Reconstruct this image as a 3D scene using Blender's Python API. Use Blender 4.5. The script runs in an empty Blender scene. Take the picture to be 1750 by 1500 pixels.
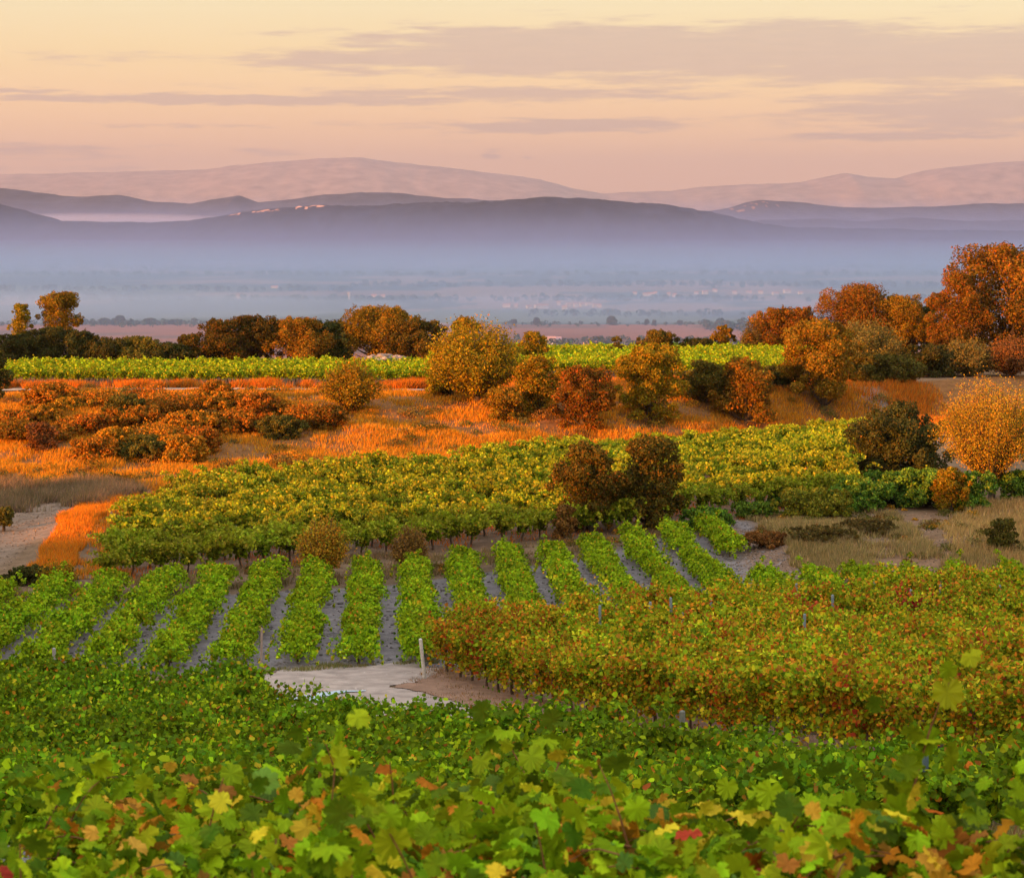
import bpy, math, random
import numpy as np
rng = np.random.default_rng(7); random.seed(7)
sc = bpy.context.scene
col = sc.collection
F = 4000.0; CX = 875.0; HY = 385.0          # focal length and eye level in photo pixels

# ---------------------------------------------------------------- camera, exposure
cam_d = bpy.data.cameras.new('camera'); cam = bpy.data.objects.new('camera', cam_d); col.objects.link(cam)
cam.location = (0, 0, 0); cam.rotation_euler = (math.radians(90), 0, 0)
cam_d.sensor_width = 36; cam_d.lens = 36*F/1750; cam_d.shift_y = -(750-HY)/1750
cam_d.clip_start = .1; cam_d.clip_end = 90000
cam_d.dof.use_dof = True; cam_d.dof.focus_distance = 75; cam_d.dof.aperture_fstop = 7.5
sc.camera = cam
sc.view_settings.view_transform = 'Standard'; sc.view_settings.look = 'None'
sc.view_settings.exposure = 1.2; sc.view_settings.gamma = 1
cy = sc.cycles
cy.max_bounces = 5; cy.diffuse_bounces = 2; cy.glossy_bounces = 2; cy.transmission_bounces = 3
cy.volume_bounces = 1; cy.transparent_max_bounces = 8; cy.use_denoising = True
cy.sample_clamp_indirect = 4; cy.caustics_reflective = False; cy.caustics_refractive = False

# ---------------------------------------------------------------- sun and sky
SUN_EL = math.radians(9.0); SUN_AZ = math.radians(50)      # light travels to +x,+y
LD = (math.sin(SUN_AZ), math.cos(SUN_AZ))
sd = bpy.data.lights.new('sun', 'SUN'); so = bpy.data.objects.new('sun', sd); col.objects.link(so)
sd.energy = 5.0; sd.angle = math.radians(.5); sd.color = (1.0, .37, .06)
so.location = (-60, -60, 40)
so.rotation_euler = (math.radians(90)-SUN_EL, 0, -SUN_AZ)
w = bpy.data.worlds.new('World'); sc.world = w; w.use_nodes = True

class NT:
    def __init__(s, t): s.t = t; s.n = t.nodes; s.l = t.links
    def add(s, k, **p):
        n = s.n.new(k)
        for a, b in p.items(): setattr(n, a, b)
        return n
    def put(s, inp, v):
        if hasattr(v, 'is_output'): s.l.new(v, inp)
        elif v is not None: inp.default_value = v
    def m(s, op, a, b=None, c=None, clamp=False):
        n = s.add('ShaderNodeMath', operation=op, use_clamp=clamp)
        for i, v in enumerate((a, b, c)):
            if v is not None: s.put(n.inputs[i], v)
        return n.outputs[0]
    def mix(s, f, a, b, bt='MIX'):
        n = s.add('ShaderNodeMix', data_type='RGBA', blend_type=bt)
        s.put(n.inputs[0], f)
        for i, v in ((6, a), (7, b)):
            if isinstance(v, tuple) and len(v) == 3: v = (*v, 1)
            s.put(n.inputs[i], v)
        return n.outputs[2]
    def ramp(s, f, stops, interp='LINEAR'):
        n = s.add('ShaderNodeValToRGB'); cr = n.color_ramp; cr.interpolation = interp
        while len(cr.elements) < len(stops): cr.elements.new(.5)
        for e, (p, c) in zip(cr.elements, stops):
            e.position = p; e.color = (*c, 1) if len(c) == 3 else c
        s.put(n.inputs[0], f); return n.outputs[0]
    def noise(s, vec, scale, detail=3, rough=.5, out=0):
        n = s.add('ShaderNodeTexNoise'); s.put(n.inputs['Vector'], vec)
        n.inputs['Scale'].default_value = scale; n.inputs['Detail'].default_value = detail
        n.inputs['Roughness'].default_value = rough; return n.outputs[out]

def build_world():
    t = NT(w.node_tree); t.n.clear()
    out = t.add('ShaderNodeOutputWorld'); bg = t.add('ShaderNodeBackground')
    sky = t.add('ShaderNodeTexSky', sky_type='NISHITA'); sky.sun_disc = False
    sky.sun_elevation = SUN_EL; sky.sun_rotation = SUN_AZ + math.pi
    sky.air_density = 1.2; sky.dust_density = 1.5
    tc = t.add('ShaderNodeTexCoord'); sep = t.add('ShaderNodeSeparateXYZ'); t.l.new(tc.outputs['Generated'], sep.inputs[0])
    X, Y, Z = sep.outputs
    el = t.m('ARCSINE', Z); az = t.m('ARCTAN2', X, Y)
    # degrees
    eld = t.m('MULTIPLY', el, 57.2958); azd = t.m('MULTIPLY', az, 57.2958)
    u = t.m('DIVIDE', eld, 90.0, clamp=True)
    D = lambda d: d/90
    grad = t.ramp(u, [(0, (.66, .315, .17)), (D(1.3), (.62, .31, .16)), (D(2.6), (.56, .31, .14)), (D(4.2), (.475, .32, .14)),
                      (D(6), (.40, .335, .19)), (D(12), (.54, .47, .27)), (D(25), (.46, .46, .44)), (1, (.38, .45, .60))])
    # clouds: soft ellipses in (azimuth, elevation) broken up by stretched noise
    comb = t.add('ShaderNodeCombineXYZ'); t.put(comb.inputs[0], azd); t.put(comb.inputs[1], t.m('MULTIPLY', eld, 10.0))
    n1 = t.noise(comb.outputs[0], .33, 9, .68); n2 = t.noise(comb.outputs[0], .9, 4, .6)
    # ((px, py) of centre, half widths in px)
    ells = [(1100, 90, 520, 46, .95), (1650, 100, 560, 48, .95), (1650, 190, 330, 40, .7), (620, 105, 420, 20, .55), (420, 172, 560, 9, .75),
            (900, 160, 500, 14, .6), (960, 215, 300, 13, .8), (320, 216, 180, 5, .5), (20, 160, 90, 6, .7),
            (60, 262, 190, 14, .55), (1550, 236, 260, 9, .6), (820, 66, 330, 22, .6), (470, 262, 70, 9, .45), (840, 266, 22, 8, .9), (900, 269, 14, 4, .6),
            (1300, 60, 420, 30, .6), (1150, 165, 260, 12, .4), (150, 295, 260, 14, .45)]
    acc = None
    wob = t.m('MULTIPLY', t.m('SUBTRACT', n2, .5), .35)
    eldw = t.m('ADD', eld, wob)
    for (px, py, rx, ry, a) in ells:
        ca = math.degrees(math.atan((px-CX)/F)); ce = math.degrees(math.atan((HY-py)/F))
        ra = math.degrees(rx/F); re = math.degrees(ry/F)
        dx = t.m('DIVIDE', t.m('SUBTRACT', azd, ca), ra); dy = t.m('DIVIDE', t.m('SUBTRACT', eldw, ce), re)
        d = t.m('ADD', t.m('MULTIPLY', dx, dx), t.m('MULTIPLY', dy, dy))
        g = t.m('MULTIPLY', t.m('EXPONENT', t.m('MULTIPLY', d, -1.0)), a)
        acc = g if acc is None else t.m('MAXIMUM', acc, g)
    f = t.m('ADD', acc, t.m('MULTIPLY', t.m('SUBTRACT', n1, .5), 1.7))
    mr = t.add('ShaderNodeMapRange', interpolation_type='SMOOTHSTEP'); t.put(mr.inputs[0], f)
    mr.inputs[1].default_value = .16; mr.inputs[2].default_value = .56
    cl = t.m('MULTIPLY', mr.outputs[0], 1.0)
    ccol = t.ramp(u, [(0, (.38, .19, .16)), (D(2.2), (.31, .175, .14)), (D(5), (.245, .16, .125)), (D(7), (.24, .165, .12))])
    ccol2 = t.mix(t.m('MULTIPLY', n2, .45), ccol, (.46, .28, .16))
    c = t.mix(cl, grad, ccol2)
    c = t.mix(1.0, c, t.mix(1.0, sky.outputs[0], (.03, .03, .03), 'MULTIPLY'), 'ADD')
    t.l.new(c, bg.inputs[0]); bg.inputs[1].default_value = 1.0
    t.l.new(bg.outputs[0], out.inputs[0])
build_world()

# ---------------------------------------------------------------- helpers
def tag(o, label=None, cat=None, group=None, kind=None):
    if label: o['label'] = label
    if cat: o['category'] = cat
    if group: o['group'] = group
    if kind: o['kind'] = kind
    return o
def empty(name, loc, rz=0, s=1.0):
    o = bpy.data.objects.new(name, None); col.objects.link(o); o.location = loc; o.rotation_euler = (0, 0, rz); o.scale = (s, s, s)
    o.empty_display_size = .2
    return o
def link(name, me, parent=None):
    o = bpy.data.objects.new(name, me); col.objects.link(o)
    if parent: o.parent = parent
    return o
class MB:
    """chunks of equal-sided faces with a base colour per face"""
    def __init__(s): s.v = []; s.f = []; s.c = []; s.mi = []; s.n = 0
    def add(s, verts, faces, colr=(1, 1, 1), mi=0):
        verts = np.asarray(verts, float).reshape(-1, 3); faces = np.asarray(faces, np.int64)
        s.v.append(verts); s.f.append(faces+s.n); s.n += len(verts)
        c = np.asarray(colr, float)
        if c.ndim == 1: c = np.tile(c, (len(faces), 1))
        s.c.append(c); s.mi.append(np.full(len(faces), mi, np.int32))
        return s
    def mesh(s, name, mats, smooth=False):
        v = np.concatenate(s.v); me = bpy.data.meshes.new(name)
        loops = np.concatenate([f.ravel() for f in s.f]); sizes = np.concatenate([np.full(len(f), f.shape[1]) for f in s.f])
        me.vertices.add(len(v)); me.vertices.foreach_set('co', v.astype(np.float32).ravel())
        me.loops.add(len(loops)); me.loops.foreach_set('vertex_index', loops.astype(np.int32))
        st = np.concatenate([[0], np.cumsum(sizes)[:-1]]).astype(np.int32)
        me.polygons.add(len(sizes)); me.polygons.foreach_set('loop_start', st); me.polygons.foreach_set('loop_total', sizes.astype(np.int32))
        me.polygons.foreach_set('material_index', np.concatenate(s.mi))
        me.polygons.foreach_set('use_smooth', np.full(len(sizes), smooth))
        a = me.attributes.new('col', 'FLOAT_COLOR', 'FACE')
        cc = np.concatenate(s.c); a.data.foreach_set('color', np.c_[cc, np.ones(len(cc))].astype(np.float32).ravel())
        if not isinstance(mats, (list, tuple)): mats = [mats]
        for m in mats: me.materials.append(m)
        me.update(calc_edges=True); me.validate(); return me
def tube(mb, pts, rads, sides=5, colr=(1, 1, 1), mi=0):
    pts = np.asarray(pts, float); n = len(pts)
    tg = np.gradient(pts, axis=0); tg /= np.linalg.norm(tg, axis=1)[:, None]+1e-9
    up = np.where(np.abs(tg[:, 2:3]) > .9, [[1., 0, 0]], [[0, 0, 1.]])
    a = np.cross(tg, up); a /= np.linalg.norm(a, axis=1)[:, None]+1e-9; b = np.cross(tg, a)
    for i in range(1, n):                                # keep the frame from flipping
        if np.dot(a[i], a[i-1]) < 0: a[i] *= -1; b[i] *= -1
    th = np.arange(sides)*2*math.pi/sides
    r = np.asarray(rads, float)[:, None, None]
    v = pts[:, None, :] + r*(a[:, None, :]*np.cos(th)[None, :, None] + b[:, None, :]*np.sin(th)[None, :, None])
    i = np.arange(n-1)[:, None]*sides; j = np.arange(sides)[None, :]; k = (j+1) % sides
    f = np.stack([i+j, i+k, i+sides+k, i+sides+j], -1).reshape(-1, 4)
    mb.add(v.reshape(-1, 3), f, colr, mi)
    mb.add(np.vstack([pts[-1:], v[-1]]), np.stack([np.zeros(sides, int), 1+np.arange(sides), 1+(np.arange(sides)+1) % sides], -1), colr, mi)
def box(mb, c, s, colr=(1, 1, 1), mi=0, rz=0, taper=1.0):
    x, y, z = np.array(s)/2; t = taper
    v = np.array([[-x, -y, -z], [x, -y, -z], [x, y, -z], [-x, y, -z], [-x*t, -y*t, z], [x*t, -y*t, z], [x*t, y*t, z], [-x*t, y*t, z]])
    cr, sr = math.cos(rz), math.sin(rz); v = v @ np.array([[cr, sr, 0], [-sr, cr, 0], [0, 0, 1]]) + np.array(c)
    mb.add(v, [[0, 3, 2, 1], [4, 5, 6, 7], [0, 1, 5, 4], [1, 2, 6, 5], [2, 3, 7, 6], [3, 0, 4, 7]], colr, mi)
def unit(v): return v/(np.linalg.norm(v, axis=-1, keepdims=True)+1e-9)
def rdir(n, zb=0.0):
    v = rng.normal(size=(n, 3)); v[:, 2] += zb; return unit(v)
TQ = np.array([[0, -.55, 0], [.42, .02, .10], [0, .6, 0], [-.42, .02, .10]])
TP = np.array([[0, -.35, 0], [.5, -.18, .07], [.34, .34, .05], [0, .58, -.04], [-.34, .34, .05], [-.5, -.18, .07]])
def vine_leaf_template():
    # palmate leaf: five lobes, toothed edge, stalk notch at the base; slightly cupped
    key = [(-90, .20), (-104, .48), (-114, .57), (-124, .53), (-134, .60), (-144, .50), (-156, .62), (-166, .58), (-176, .68), (174, .58), (163, .62), (155, .50), (146, .64), (138, .62), (131, .73), (123, .62), (116, .64), (109, .54), (101, .70), (96, .68), (90, .80)]
    half = [(math.radians(a), r) for a, r in key]
    pts = [(r*math.cos(a), r*math.sin(a)) for a, r in half]
    mir = [(-x, y) for x, y in pts[1:-1]][::-1]
    p = np.array(pts+mir); r2 = (p**2).sum(1)
    z = -.30*r2 + .10*np.abs(p[:, 0])
    p3 = np.c_[p, z]*.62
    return np.vstack([[0, 0, 0], p3])
TV = vine_leaf_template()
def leaves(mb, c, nrm, size, colr, kind='q', mi=0):
    c = np.asarray(c); n = len(c); nrm = unit(np.asarray(nrm))
    r = rng.normal(size=(n, 3)); a = unit(np.cross(nrm, r)); b = np.cross(nrm, a)
    T = {'q': TQ, 'p': TP, 'v': TV}[kind]
    s = np.broadcast_to(np.asarray(size, float), (n,))[:, None, None]
    v = c[:, None, :] + s*(T[None, :, 0:1]*a[:, None, :] + T[None, :, 1:2]*b[:, None, :] + T[None, :, 2:3]*nrm[:, None, :])
    if kind == 'v':
        v = v + s*rng.normal(size=(n, len(T), 1))*.05*nrm[:, None, :] + s*rng.uniform(-.9, .5, (n, 1, 1))*(T[None, :, 0:1]**2+.5*T[None, :, 1:2]**2)*nrm[:, None, :]
        m = len(T)-1; j = np.arange(m); tri = np.stack([np.zeros(m, int), 1+j, 1+(j+1) % m], -1)
        f = (np.arange(n)[:, None, None]*len(T) + tri[None]).reshape(-1, 3)
        mb.add(v.reshape(-1, 3), f, np.repeat(colr, m, axis=0)*rng.uniform(.88, 1.14, (n*m, 1)), mi)
    elif kind == 'p':
        o = np.arange(n)[:, None]*6
        f = np.concatenate([o+np.array([0, 1, 2, 3]), o+np.array([0, 3, 4, 5])]); mb.add(v.reshape(-1, 3), f, np.concatenate([colr, colr]), mi)
    else:
        mb.add(v.reshape(-1, 3), np.arange(n)[:, None]*4+np.arange(4), colr, mi)
def pick(n, pal, wts, var=.18):
    pal = np.array(pal, float); wts = np.array(wts, float); wts /= wts.sum()
    c = pal[rng.choice(len(pal), n, p=wts)]
    return np.clip(c*np.exp(rng.normal(0, var, (n, 1)))*np.exp(rng.normal(0, .07, (n, 3))), 0, .9)
def sstep(a, b, x): t = np.clip((x-a)/(b-a), 0, 1); return t*t*(3-2*t)
def vnoise(x, y, seed=0):
    xi = np.floor(x).astype(np.int64); yi = np.floor(y).astype(np.int64); fx = x-xi; fy = y-yi
    fx = fx*fx*(3-2*fx); fy = fy*fy*(3-2*fy)
    def h(i, j):
        k = (i*374761393 + j*668265263 + seed*362437) & 0x7fffffff; k = ((k ^ (k >> 13))*1274126177) & 0x7fffffff
        return ((k ^ (k >> 16)) & 0xffff)/65535.0
    return (h(xi, yi)*(1-fx)+h(xi+1, yi)*fx)*(1-fy) + (h(xi, yi+1)*(1-fx)+h(xi+1, yi+1)*fx)*fy
def fbm(x, y, o=4, seed=0):
    s = 0; a = .5
    for k in range(o): s = s+a*vnoise(x*2**k, y*2**k, seed+k); a *= .5
    return s/(1-.5**o)

# ---------------------------------------------------------------- terrain height
PY = [-400, -150, -60, -20, 0, 8, 17, 26, 35, 50, 60, 66, 75, 98, 130, 210]
PZ = [2.0, 1.0, .2, -1.3, -2.4, -3.55, -5.3, -7.3, -9.5, -11.9, -13.0, -13.6, -14.05, -14.75, -14.5, -14.4]
FX = [-60, -30, -17.5, -6, 6.5, 23.5, 40]; FYF = [131, 132, 131, 140, 149, 163, 172]; FYC = [160, 164, 166, 162, 161, 169, 182]
DY = [0, 206, 212, 240, 400, 800, 1200, 2100, 2890, 2960, 100000]; DZ = [0, 0, -.5, -4.5, -28, -92, -106, -110, -110, -123, -123]
def ground(x, y):
    x = np.asarray(x, float); y = np.asarray(y, float)
    z = np.interp(y, PY, PZ) + .25*(np.interp(y+3, PY, PZ)+np.interp(y-3, PY, PZ)-2*np.interp(y, PY, PZ))
    z = z + .06*np.clip(x, 0, 25)*sstep(18, 30, y)*(1-sstep(55, 75, y))
    yf = np.interp(x, FX, FYF); yc = np.interp(x, FX, FYC)
    t = sstep(yf, yc+1.5, y + 3.0*(fbm(x*.15, y*.15, 3, 5)-.5)*sstep(120, 140, y))
    z = z + t*2.6 + 1.3*(fbm(x*.2+9, y*.2, 3, 9)-.5)*np.minimum(4*t*(1-t)+.1, 1)*sstep(118, 130, y)
    # grassy mound and track hollow on the right
    z = z + .9*np.exp(-((x-20.5)/4.5)**2-((y-104)/7)**2) + .7*np.exp(-((x-13.8)/2.6)**2-((y-106)/6)**2) + .5*np.exp(-((x+20.5)/2.0)**2-((y-112)/7)**2)
    z = z + np.interp(y, DY, DZ) + np.where(y > 400, (fbm(x/400, y/400, 3, 3)-.5)*np.interp(y, [400, 1200, 2950, 3200], [0, 5, 1, 0]), 0)
    # unseen hill added at left and behind, crest shaped to shade the near fields
    s = x*LD[0]+y*LD[1]; tt = -x*LD[1]+y*LD[0]
    crest = np.interp(tt, [-400, -80, 60, 80, 87, 97, 103, 108, 113, 120, 155, 164, 178, 188, 240, 420], [0, 13, 14, 10.5, 6.0, 3.0, 3, 6.3, 6.3, 1, 1.5, 13.5, 17, 6, -4, -14.4])
    prof = sstep(-20, -62, s)*(1-sstep(-95, -330, s))
    z0 = z
    z = np.where(s < -20, np.maximum(z0, z0+(crest-z0)*prof), z0)
    return z
def gz(x, y): return float(ground(x, y))
def P(px, y): return (px-CX)/F*y
def inpoly(x, y, poly):
    r = np.zeros(np.shape(x), bool); n = len(poly)
    for i in range(n):
        x1, y1 = poly[i]; x2, y2 = poly[(i+1) % n]
        c = (y1 > y) != (y2 > y)
        with np.errstate(divide='ignore', invalid='ignore'): r ^= c & (x < (x2-x1)*(y-y1)/(y2-y1+1e-12)+x1)
    return r

# ---------------------------------------------------------------- materials
def mat(name): m = bpy.data.materials.new(name); m.use_nodes = True; t = NT(m.node_tree); t.n.clear(); return m, t
def leaf_mat(name, trans=.35, gloss=.06, objvar=.25):
    m, t = mat(name); out = t.add('ShaderNodeOutputMaterial')
    at = t.add('ShaderNodeAttribute', attribute_name='col')
    oi = t.add('ShaderNodeObjectInfo'); geo = t.add('ShaderNodeNewGeometry')
    n = t.noise(geo.outputs['Position'], .22, 2)
    v = t.m('ADD', t.m('MULTIPLY', t.m('SUBTRACT', oi.outputs['Random'], .5), objvar), t.m('MULTIPLY_ADD', n, .7, .65))
    hs = t.add('ShaderNodeHueSaturation'); t.put(hs.inputs['Value'], v); t.l.new(at.outputs['Color'], hs.inputs['Color'])
    t.put(hs.inputs['Hue'], t.m('MULTIPLY_ADD', oi.outputs['Random'], .03, .485))
    tc_ = t.add('ShaderNodeTexCoord'); sp = t.noise(tc_.outputs['Object'], 22, 3, .7)
    blot = t.mix(t.m('MULTIPLY', t.m('SUBTRACT', sp, .52, clamp=True), 2.2, clamp=True), hs.outputs[0], t.mix(.5, hs.outputs[0], (.36, .24, .015)))
    d = t.add('ShaderNodeBsdfDiffuse'); tr = t.add('ShaderNodeBsdfTranslucent'); g = t.add('ShaderNodeBsdfGlossy')
    t.l.new(blot, d.inputs[0])
    tc = t.mix(.35, hs.outputs[0], (.35, .42, .02), 'MIX') if trans > .15 else hs.outputs[0]
    t.l.new(tc, tr.inputs[0]); g.inputs['Roughness'].default_value = .45
    a = t.add('ShaderNodeMixShader'); a.inputs[0].default_value = trans; t.l.new(d.outputs[0], a.inputs[1]); t.l.new(tr.outputs[0], a.inputs[2])
    b = t.add('ShaderNodeMixShader'); b.inputs[0].default_value = gloss; t.l.new(a.outputs[0], b.inputs[1]); t.l.new(g.outputs[0], b.inputs[2])
    t.l.new(b.outputs[0], out.inputs[0]); return m
def plain_mat(name, base=None, rough=.85, ns=6., amt=.35, bump=.0, bs=20.):
    m, t = mat(name); out = t.add('ShaderNodeOutputMaterial'); p = t.add('ShaderNodeBsdfPrincipled')
    tc = t.add('ShaderNodeTexCoord')
    if base is None: c = t.add('ShaderNodeAttribute', attribute_name='col').outputs['Color']
    else: c = (*base, 1)
    n = t.noise(tc.outputs['Object'], ns, 5, .6)
    c2 = t.mix(1.0, c, t.ramp(n, [(.25, (1-amt,)*3), (.75, (1+amt,)*3)]), 'MULTIPLY')
    t.l.new(c2, p.inputs['Base Color']); p.inputs['Roughness'].default_value = rough; p.inputs['Specular IOR Level'].default_value = .06
    if bump:
        bn = t.add('ShaderNodeBump'); bn.inputs['Strength'].default_value = bump; bn.inputs['Distance'].default_value = .05
        t.put(bn.inputs['Height'], t.noise(tc.outputs['Object'], bs, 5, .65)); t.l.new(bn.outputs[0], p.inputs['Normal'])
    t.l.new(p.outputs[0], out.inputs[0]); return m
M_LEAF = leaf_mat('vine leaves', .20, .004); M_TREE = leaf_mat('tree foliage', .12, .004); M_GRASS = leaf_mat('dry grass blades', .25, .0, .1)
M_WOOD = plain_mat('bark', None, .9, 9, .4, .6, 30); M_POST = plain_mat('weathered post', None, .85, 14, .3)
M_WALL = plain_mat('render wall', None, .9, .3, .15); M_ROCK = plain_mat('rock', None, .95, 3, .4, .8, 8)

def ground_mat():
    m, t = mat('soil and dry ground'); out = t.add('ShaderNodeOutputMaterial'); p = t.add('ShaderNodeBsdfPrincipled')
    at = t.add('ShaderNodeAttribute', attribute_name='gcol'); geo = t.add('ShaderNodeNewGeometry'); pos = geo.outputs['Position']
    n1 = t.noise(pos, 1.3, 6, .65); n2 = t.noise(pos, .12, 4, .6); n3 = t.noise(pos, 9, 4, .7); n4 = t.noise(pos, .0022, 7, .62)
    v = t.m('MULTIPLY', t.m('MULTIPLY_ADD', n1, 1.5, .25), t.m('MULTIPLY_ADD', n2, .5, .75)); v = t.m('MULTIPLY', v, t.m('MULTIPLY_ADD', n3, 1.0, .5))
    v = t.m('MULTIPLY', v, t.m('MULTIPLY_ADD', n4, 1.2, .4))
    hs = t.add('ShaderNodeHueSaturation'); t.l.new(at.outputs['Color'], hs.inputs['Color']); t.put(hs.inputs['Value'], v)
    t.l.new(hs.outputs[0], p.inputs['Base Color']); p.inputs['Roughness'].default_value = .95; p.inputs['Specular IOR Level'].default_value = .03
    b = t.add('ShaderNodeBump'); b.inputs['Strength'].default_value = .7; b.inputs['Distance'].default_value = .12
    t.put(b.inputs['Height'], t.m('ADD', n1, t.m('MULTIPLY', n3, .4))); t.l.new(b.outputs[0], p.inputs['Normal'])
    t.l.new(p.outputs[0], out.inputs[0]); return m
M_GROUND = ground_mat()

# ---------------------------------------------------------------- ground sheet
def axis(fine0, fine1, step, lo, hi, g=1.16):
    a = list(np.arange(fine0, fine1+.001, step)); s = step
    while a[-1] < hi: s *= g; a.append(min(a[-1]+s, hi))
    s = step; b = [fine0]
    while b[-1] > lo: s *= g; b.append(max(b[-1]-s, lo))
    return np.array(b[::-1][:-1]+a)
UPPER = [(-17.3, 96), (2.4, 109), (9.7, 116), (18.3, 121.5), (24.5, 160), (8.5, 147), (-5.5, 136.5), (-18.5, 126)]
GREEN = [(-26, 70), (-3, 74), (40, 74), (40, 94), (12.3, 94), (11.5, 116), (8, 111), (2, 102), (-4, 96), (-19, 88.5), (-26, 84)]
def paint(x, y):
    c = np.empty(x.shape+(3,)); c[:] = (.24, .15, .085)
    def put(mask, colr):
        mk = mask[..., None]; c[...] = c*(1-mk)+np.array(colr)*mk
    put(sstep(15, 25, y)*(1-sstep(60, 66, y)), (.15, .11, .07))
    put(inpoly(x, y, GREEN)*1.0, (.27, .225, .205))
    put(inpoly(x, y, UPPER)*1.0, (.26, .16, .10))
    yf = np.interp(x, FX, FYF); yc = np.interp(x, FX, FYC)
    put(sstep(yf-3, yf+1, y)*(1-sstep(yc+2, yc+4, y)), (.30, .13, .045))
    put(sstep(yc+2, yc+4, y)*(1-sstep(212, 225, y)), (.30, .17, .09))
    put((np.abs(x+25.5-(y-105)*.06) < 3.6)*sstep(95, 98, y)*(1-sstep(121, 124, y)), (.28, .19, .13))
    put(1.0*inpoly(x, y, [(7.5, 122), (9.2, 122), (12, 108), (12.5, 98), (16, 93), (10, 93), (10.2, 104), (8.6, 112)]), (.25, .155, .10))
    put(1.0*inpoly(x, y, [(16.5, 96), (40, 96), (40, 99), (19, 101), (20.5, 116), (26, 121), (24, 122), (18.4, 117), (16.5, 104)]), (.27, .155, .085))
    put(1.0*inpoly(x, y, [(24.5, 172), (26.5, 172), (32, 152), (30, 150), (27.5, 158)]), (.28, .21, .17))
    put(sstep(215, 260, y), (.10, .085, .05))
    k = fbm(x/260+3, y/420, 4, 11); k2 = fbm(x/900, y/700, 3, 21)
    far = np.empty_like(c); far[:] = (.07, .075, .05)
    far = np.where((k > .52)[..., None], np.array((.30, .18, .12)), far); far = np.where((k2 < .4)[..., None], np.array((.12, .13, .06)), far)
    mk = sstep(1500, 2000, y)[..., None]; c = c*(1-mk)+far*mk
    red = (sstep(1900, 2100, y)*(1-sstep(2900, 2950, y)))[..., None]
    strip = (fbm(x/300, y/45, 3, 4) > .45)[..., None]
    c = c*(1-red) + red*np.where(strip, np.array((.30, .12, .07)), np.array((.17, .10, .07)))
    s = x*LD[0]+y*LD[1]; mk = sstep(-20, -50, s)[..., None]; c = c*(1-mk)+np.array((.14, .12, .05))*mk
    return c
def make_ground():
    xs = axis(-45, 45, .75, -36000, 36000); ys = np.concatenate([axis(4, 215, .75, -9000, 400, 1.14)[:-1], np.geomspace(400, 45500, 190)])
    Xg, Yg = np.meshgrid(xs, ys); Zg = ground(Xg, Yg)
    me = bpy.data.meshes.new('ground'); n, m = Xg.shape
    mb = MB(); idx = np.arange(n*m).reshape(n, m)
    f = np.stack([idx[:-1, :-1], idx[:-1, 1:], idx[1:, 1:], idx[1:, :-1]], -1).reshape(-1, 4)
    mb.add(np.stack([Xg, Yg, Zg], -1).reshape(-1, 3), f)
    me = mb.mesh('ground', M_GROUND, True)
    a = me.attributes.new('gcol', 'FLOAT_COLOR', 'POINT')
    a.data.foreach_set('color', np.concatenate([paint(Xg, Yg).reshape(-1, 3), np.ones((n*m, 1))], 1).astype(np.float32).ravel())
    tag(link('ground', me), kind='structure')
make_ground()

def sheet(name, poly, colr, mt, lift=.03, step=.08, kind='structure'):
    p = np.array(poly); x0, y0 = p.min(0)-step; x1, y1 = p.max(0)+step
    xs = np.arange(x0, x1, step); ys = np.arange(y0, y1, step); X, Y = np.meshgrid(xs, ys)
    jx = X + (fbm(X*1.1, Y*1.1, 3, 31)-.5)*1.3; jy = Y + (fbm(X*1.1, Y*1.1, 3, 37)-.5)*1.3
    ins = inpoly(jx, jy, poly); Z = ground(X, Y)+lift; n, m = X.shape; idx = np.arange(n*m).reshape(n, m)
    ok = ins[:-1, :-1] & ins[:-1, 1:] & ins[1:, 1:] & ins[1:, :-1]
    f = np.stack([idx[:-1, :-1], idx[:-1, 1:], idx[1:, 1:], idx[1:, :-1]], -1)[ok]
    used = np.unique(f); re = np.full(n*m, -1); re[used] = np.arange(len(used))
    V = np.stack([X, Y, Z], -1).reshape(-1, 3)[used]
    mb = MB(); mb.add(V, re[f], colr); return tag(link(name, mb.mesh(name, mt, True)), kind=kind)
M_ROAD = plain_mat('pale dusty road', None, .95, 1.6, .35, .5, 7)
ROAD = [(-8, 62), (-9.5, 70.5), (-6.2, 74), (-2.7, 75.5), (-2.2, 73), (-3.4, 70), (-1.6, 67.2), (-.2, 64), (.4, 60), (-3, 54), (-6, 56)]
sheet('road', ROAD, (.43, .33, .265), M_ROAD, .03, .08)
M_SLAB = plain_mat('bluish concrete', None, .6, 3, .15)
sheet('concrete_pavement', [(-6.8, 67.6), (-4.7, 69.4), (-4.3, 69.0), (-6.0, 66.6), (-8, 64.6), (-8.2, 66.3)], (.48, .56, .60), M_SLAB, .06, .06)

sheet('dirt_path', [(-42, 166.4), (-20, 167.6), (-6, 166.2), (0, 165.2), (0, 166.6), (-6, 167.8), (-20, 169.2), (-42, 168.2)], (.44, .33, .24), M_ROAD, .10, .25)
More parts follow.
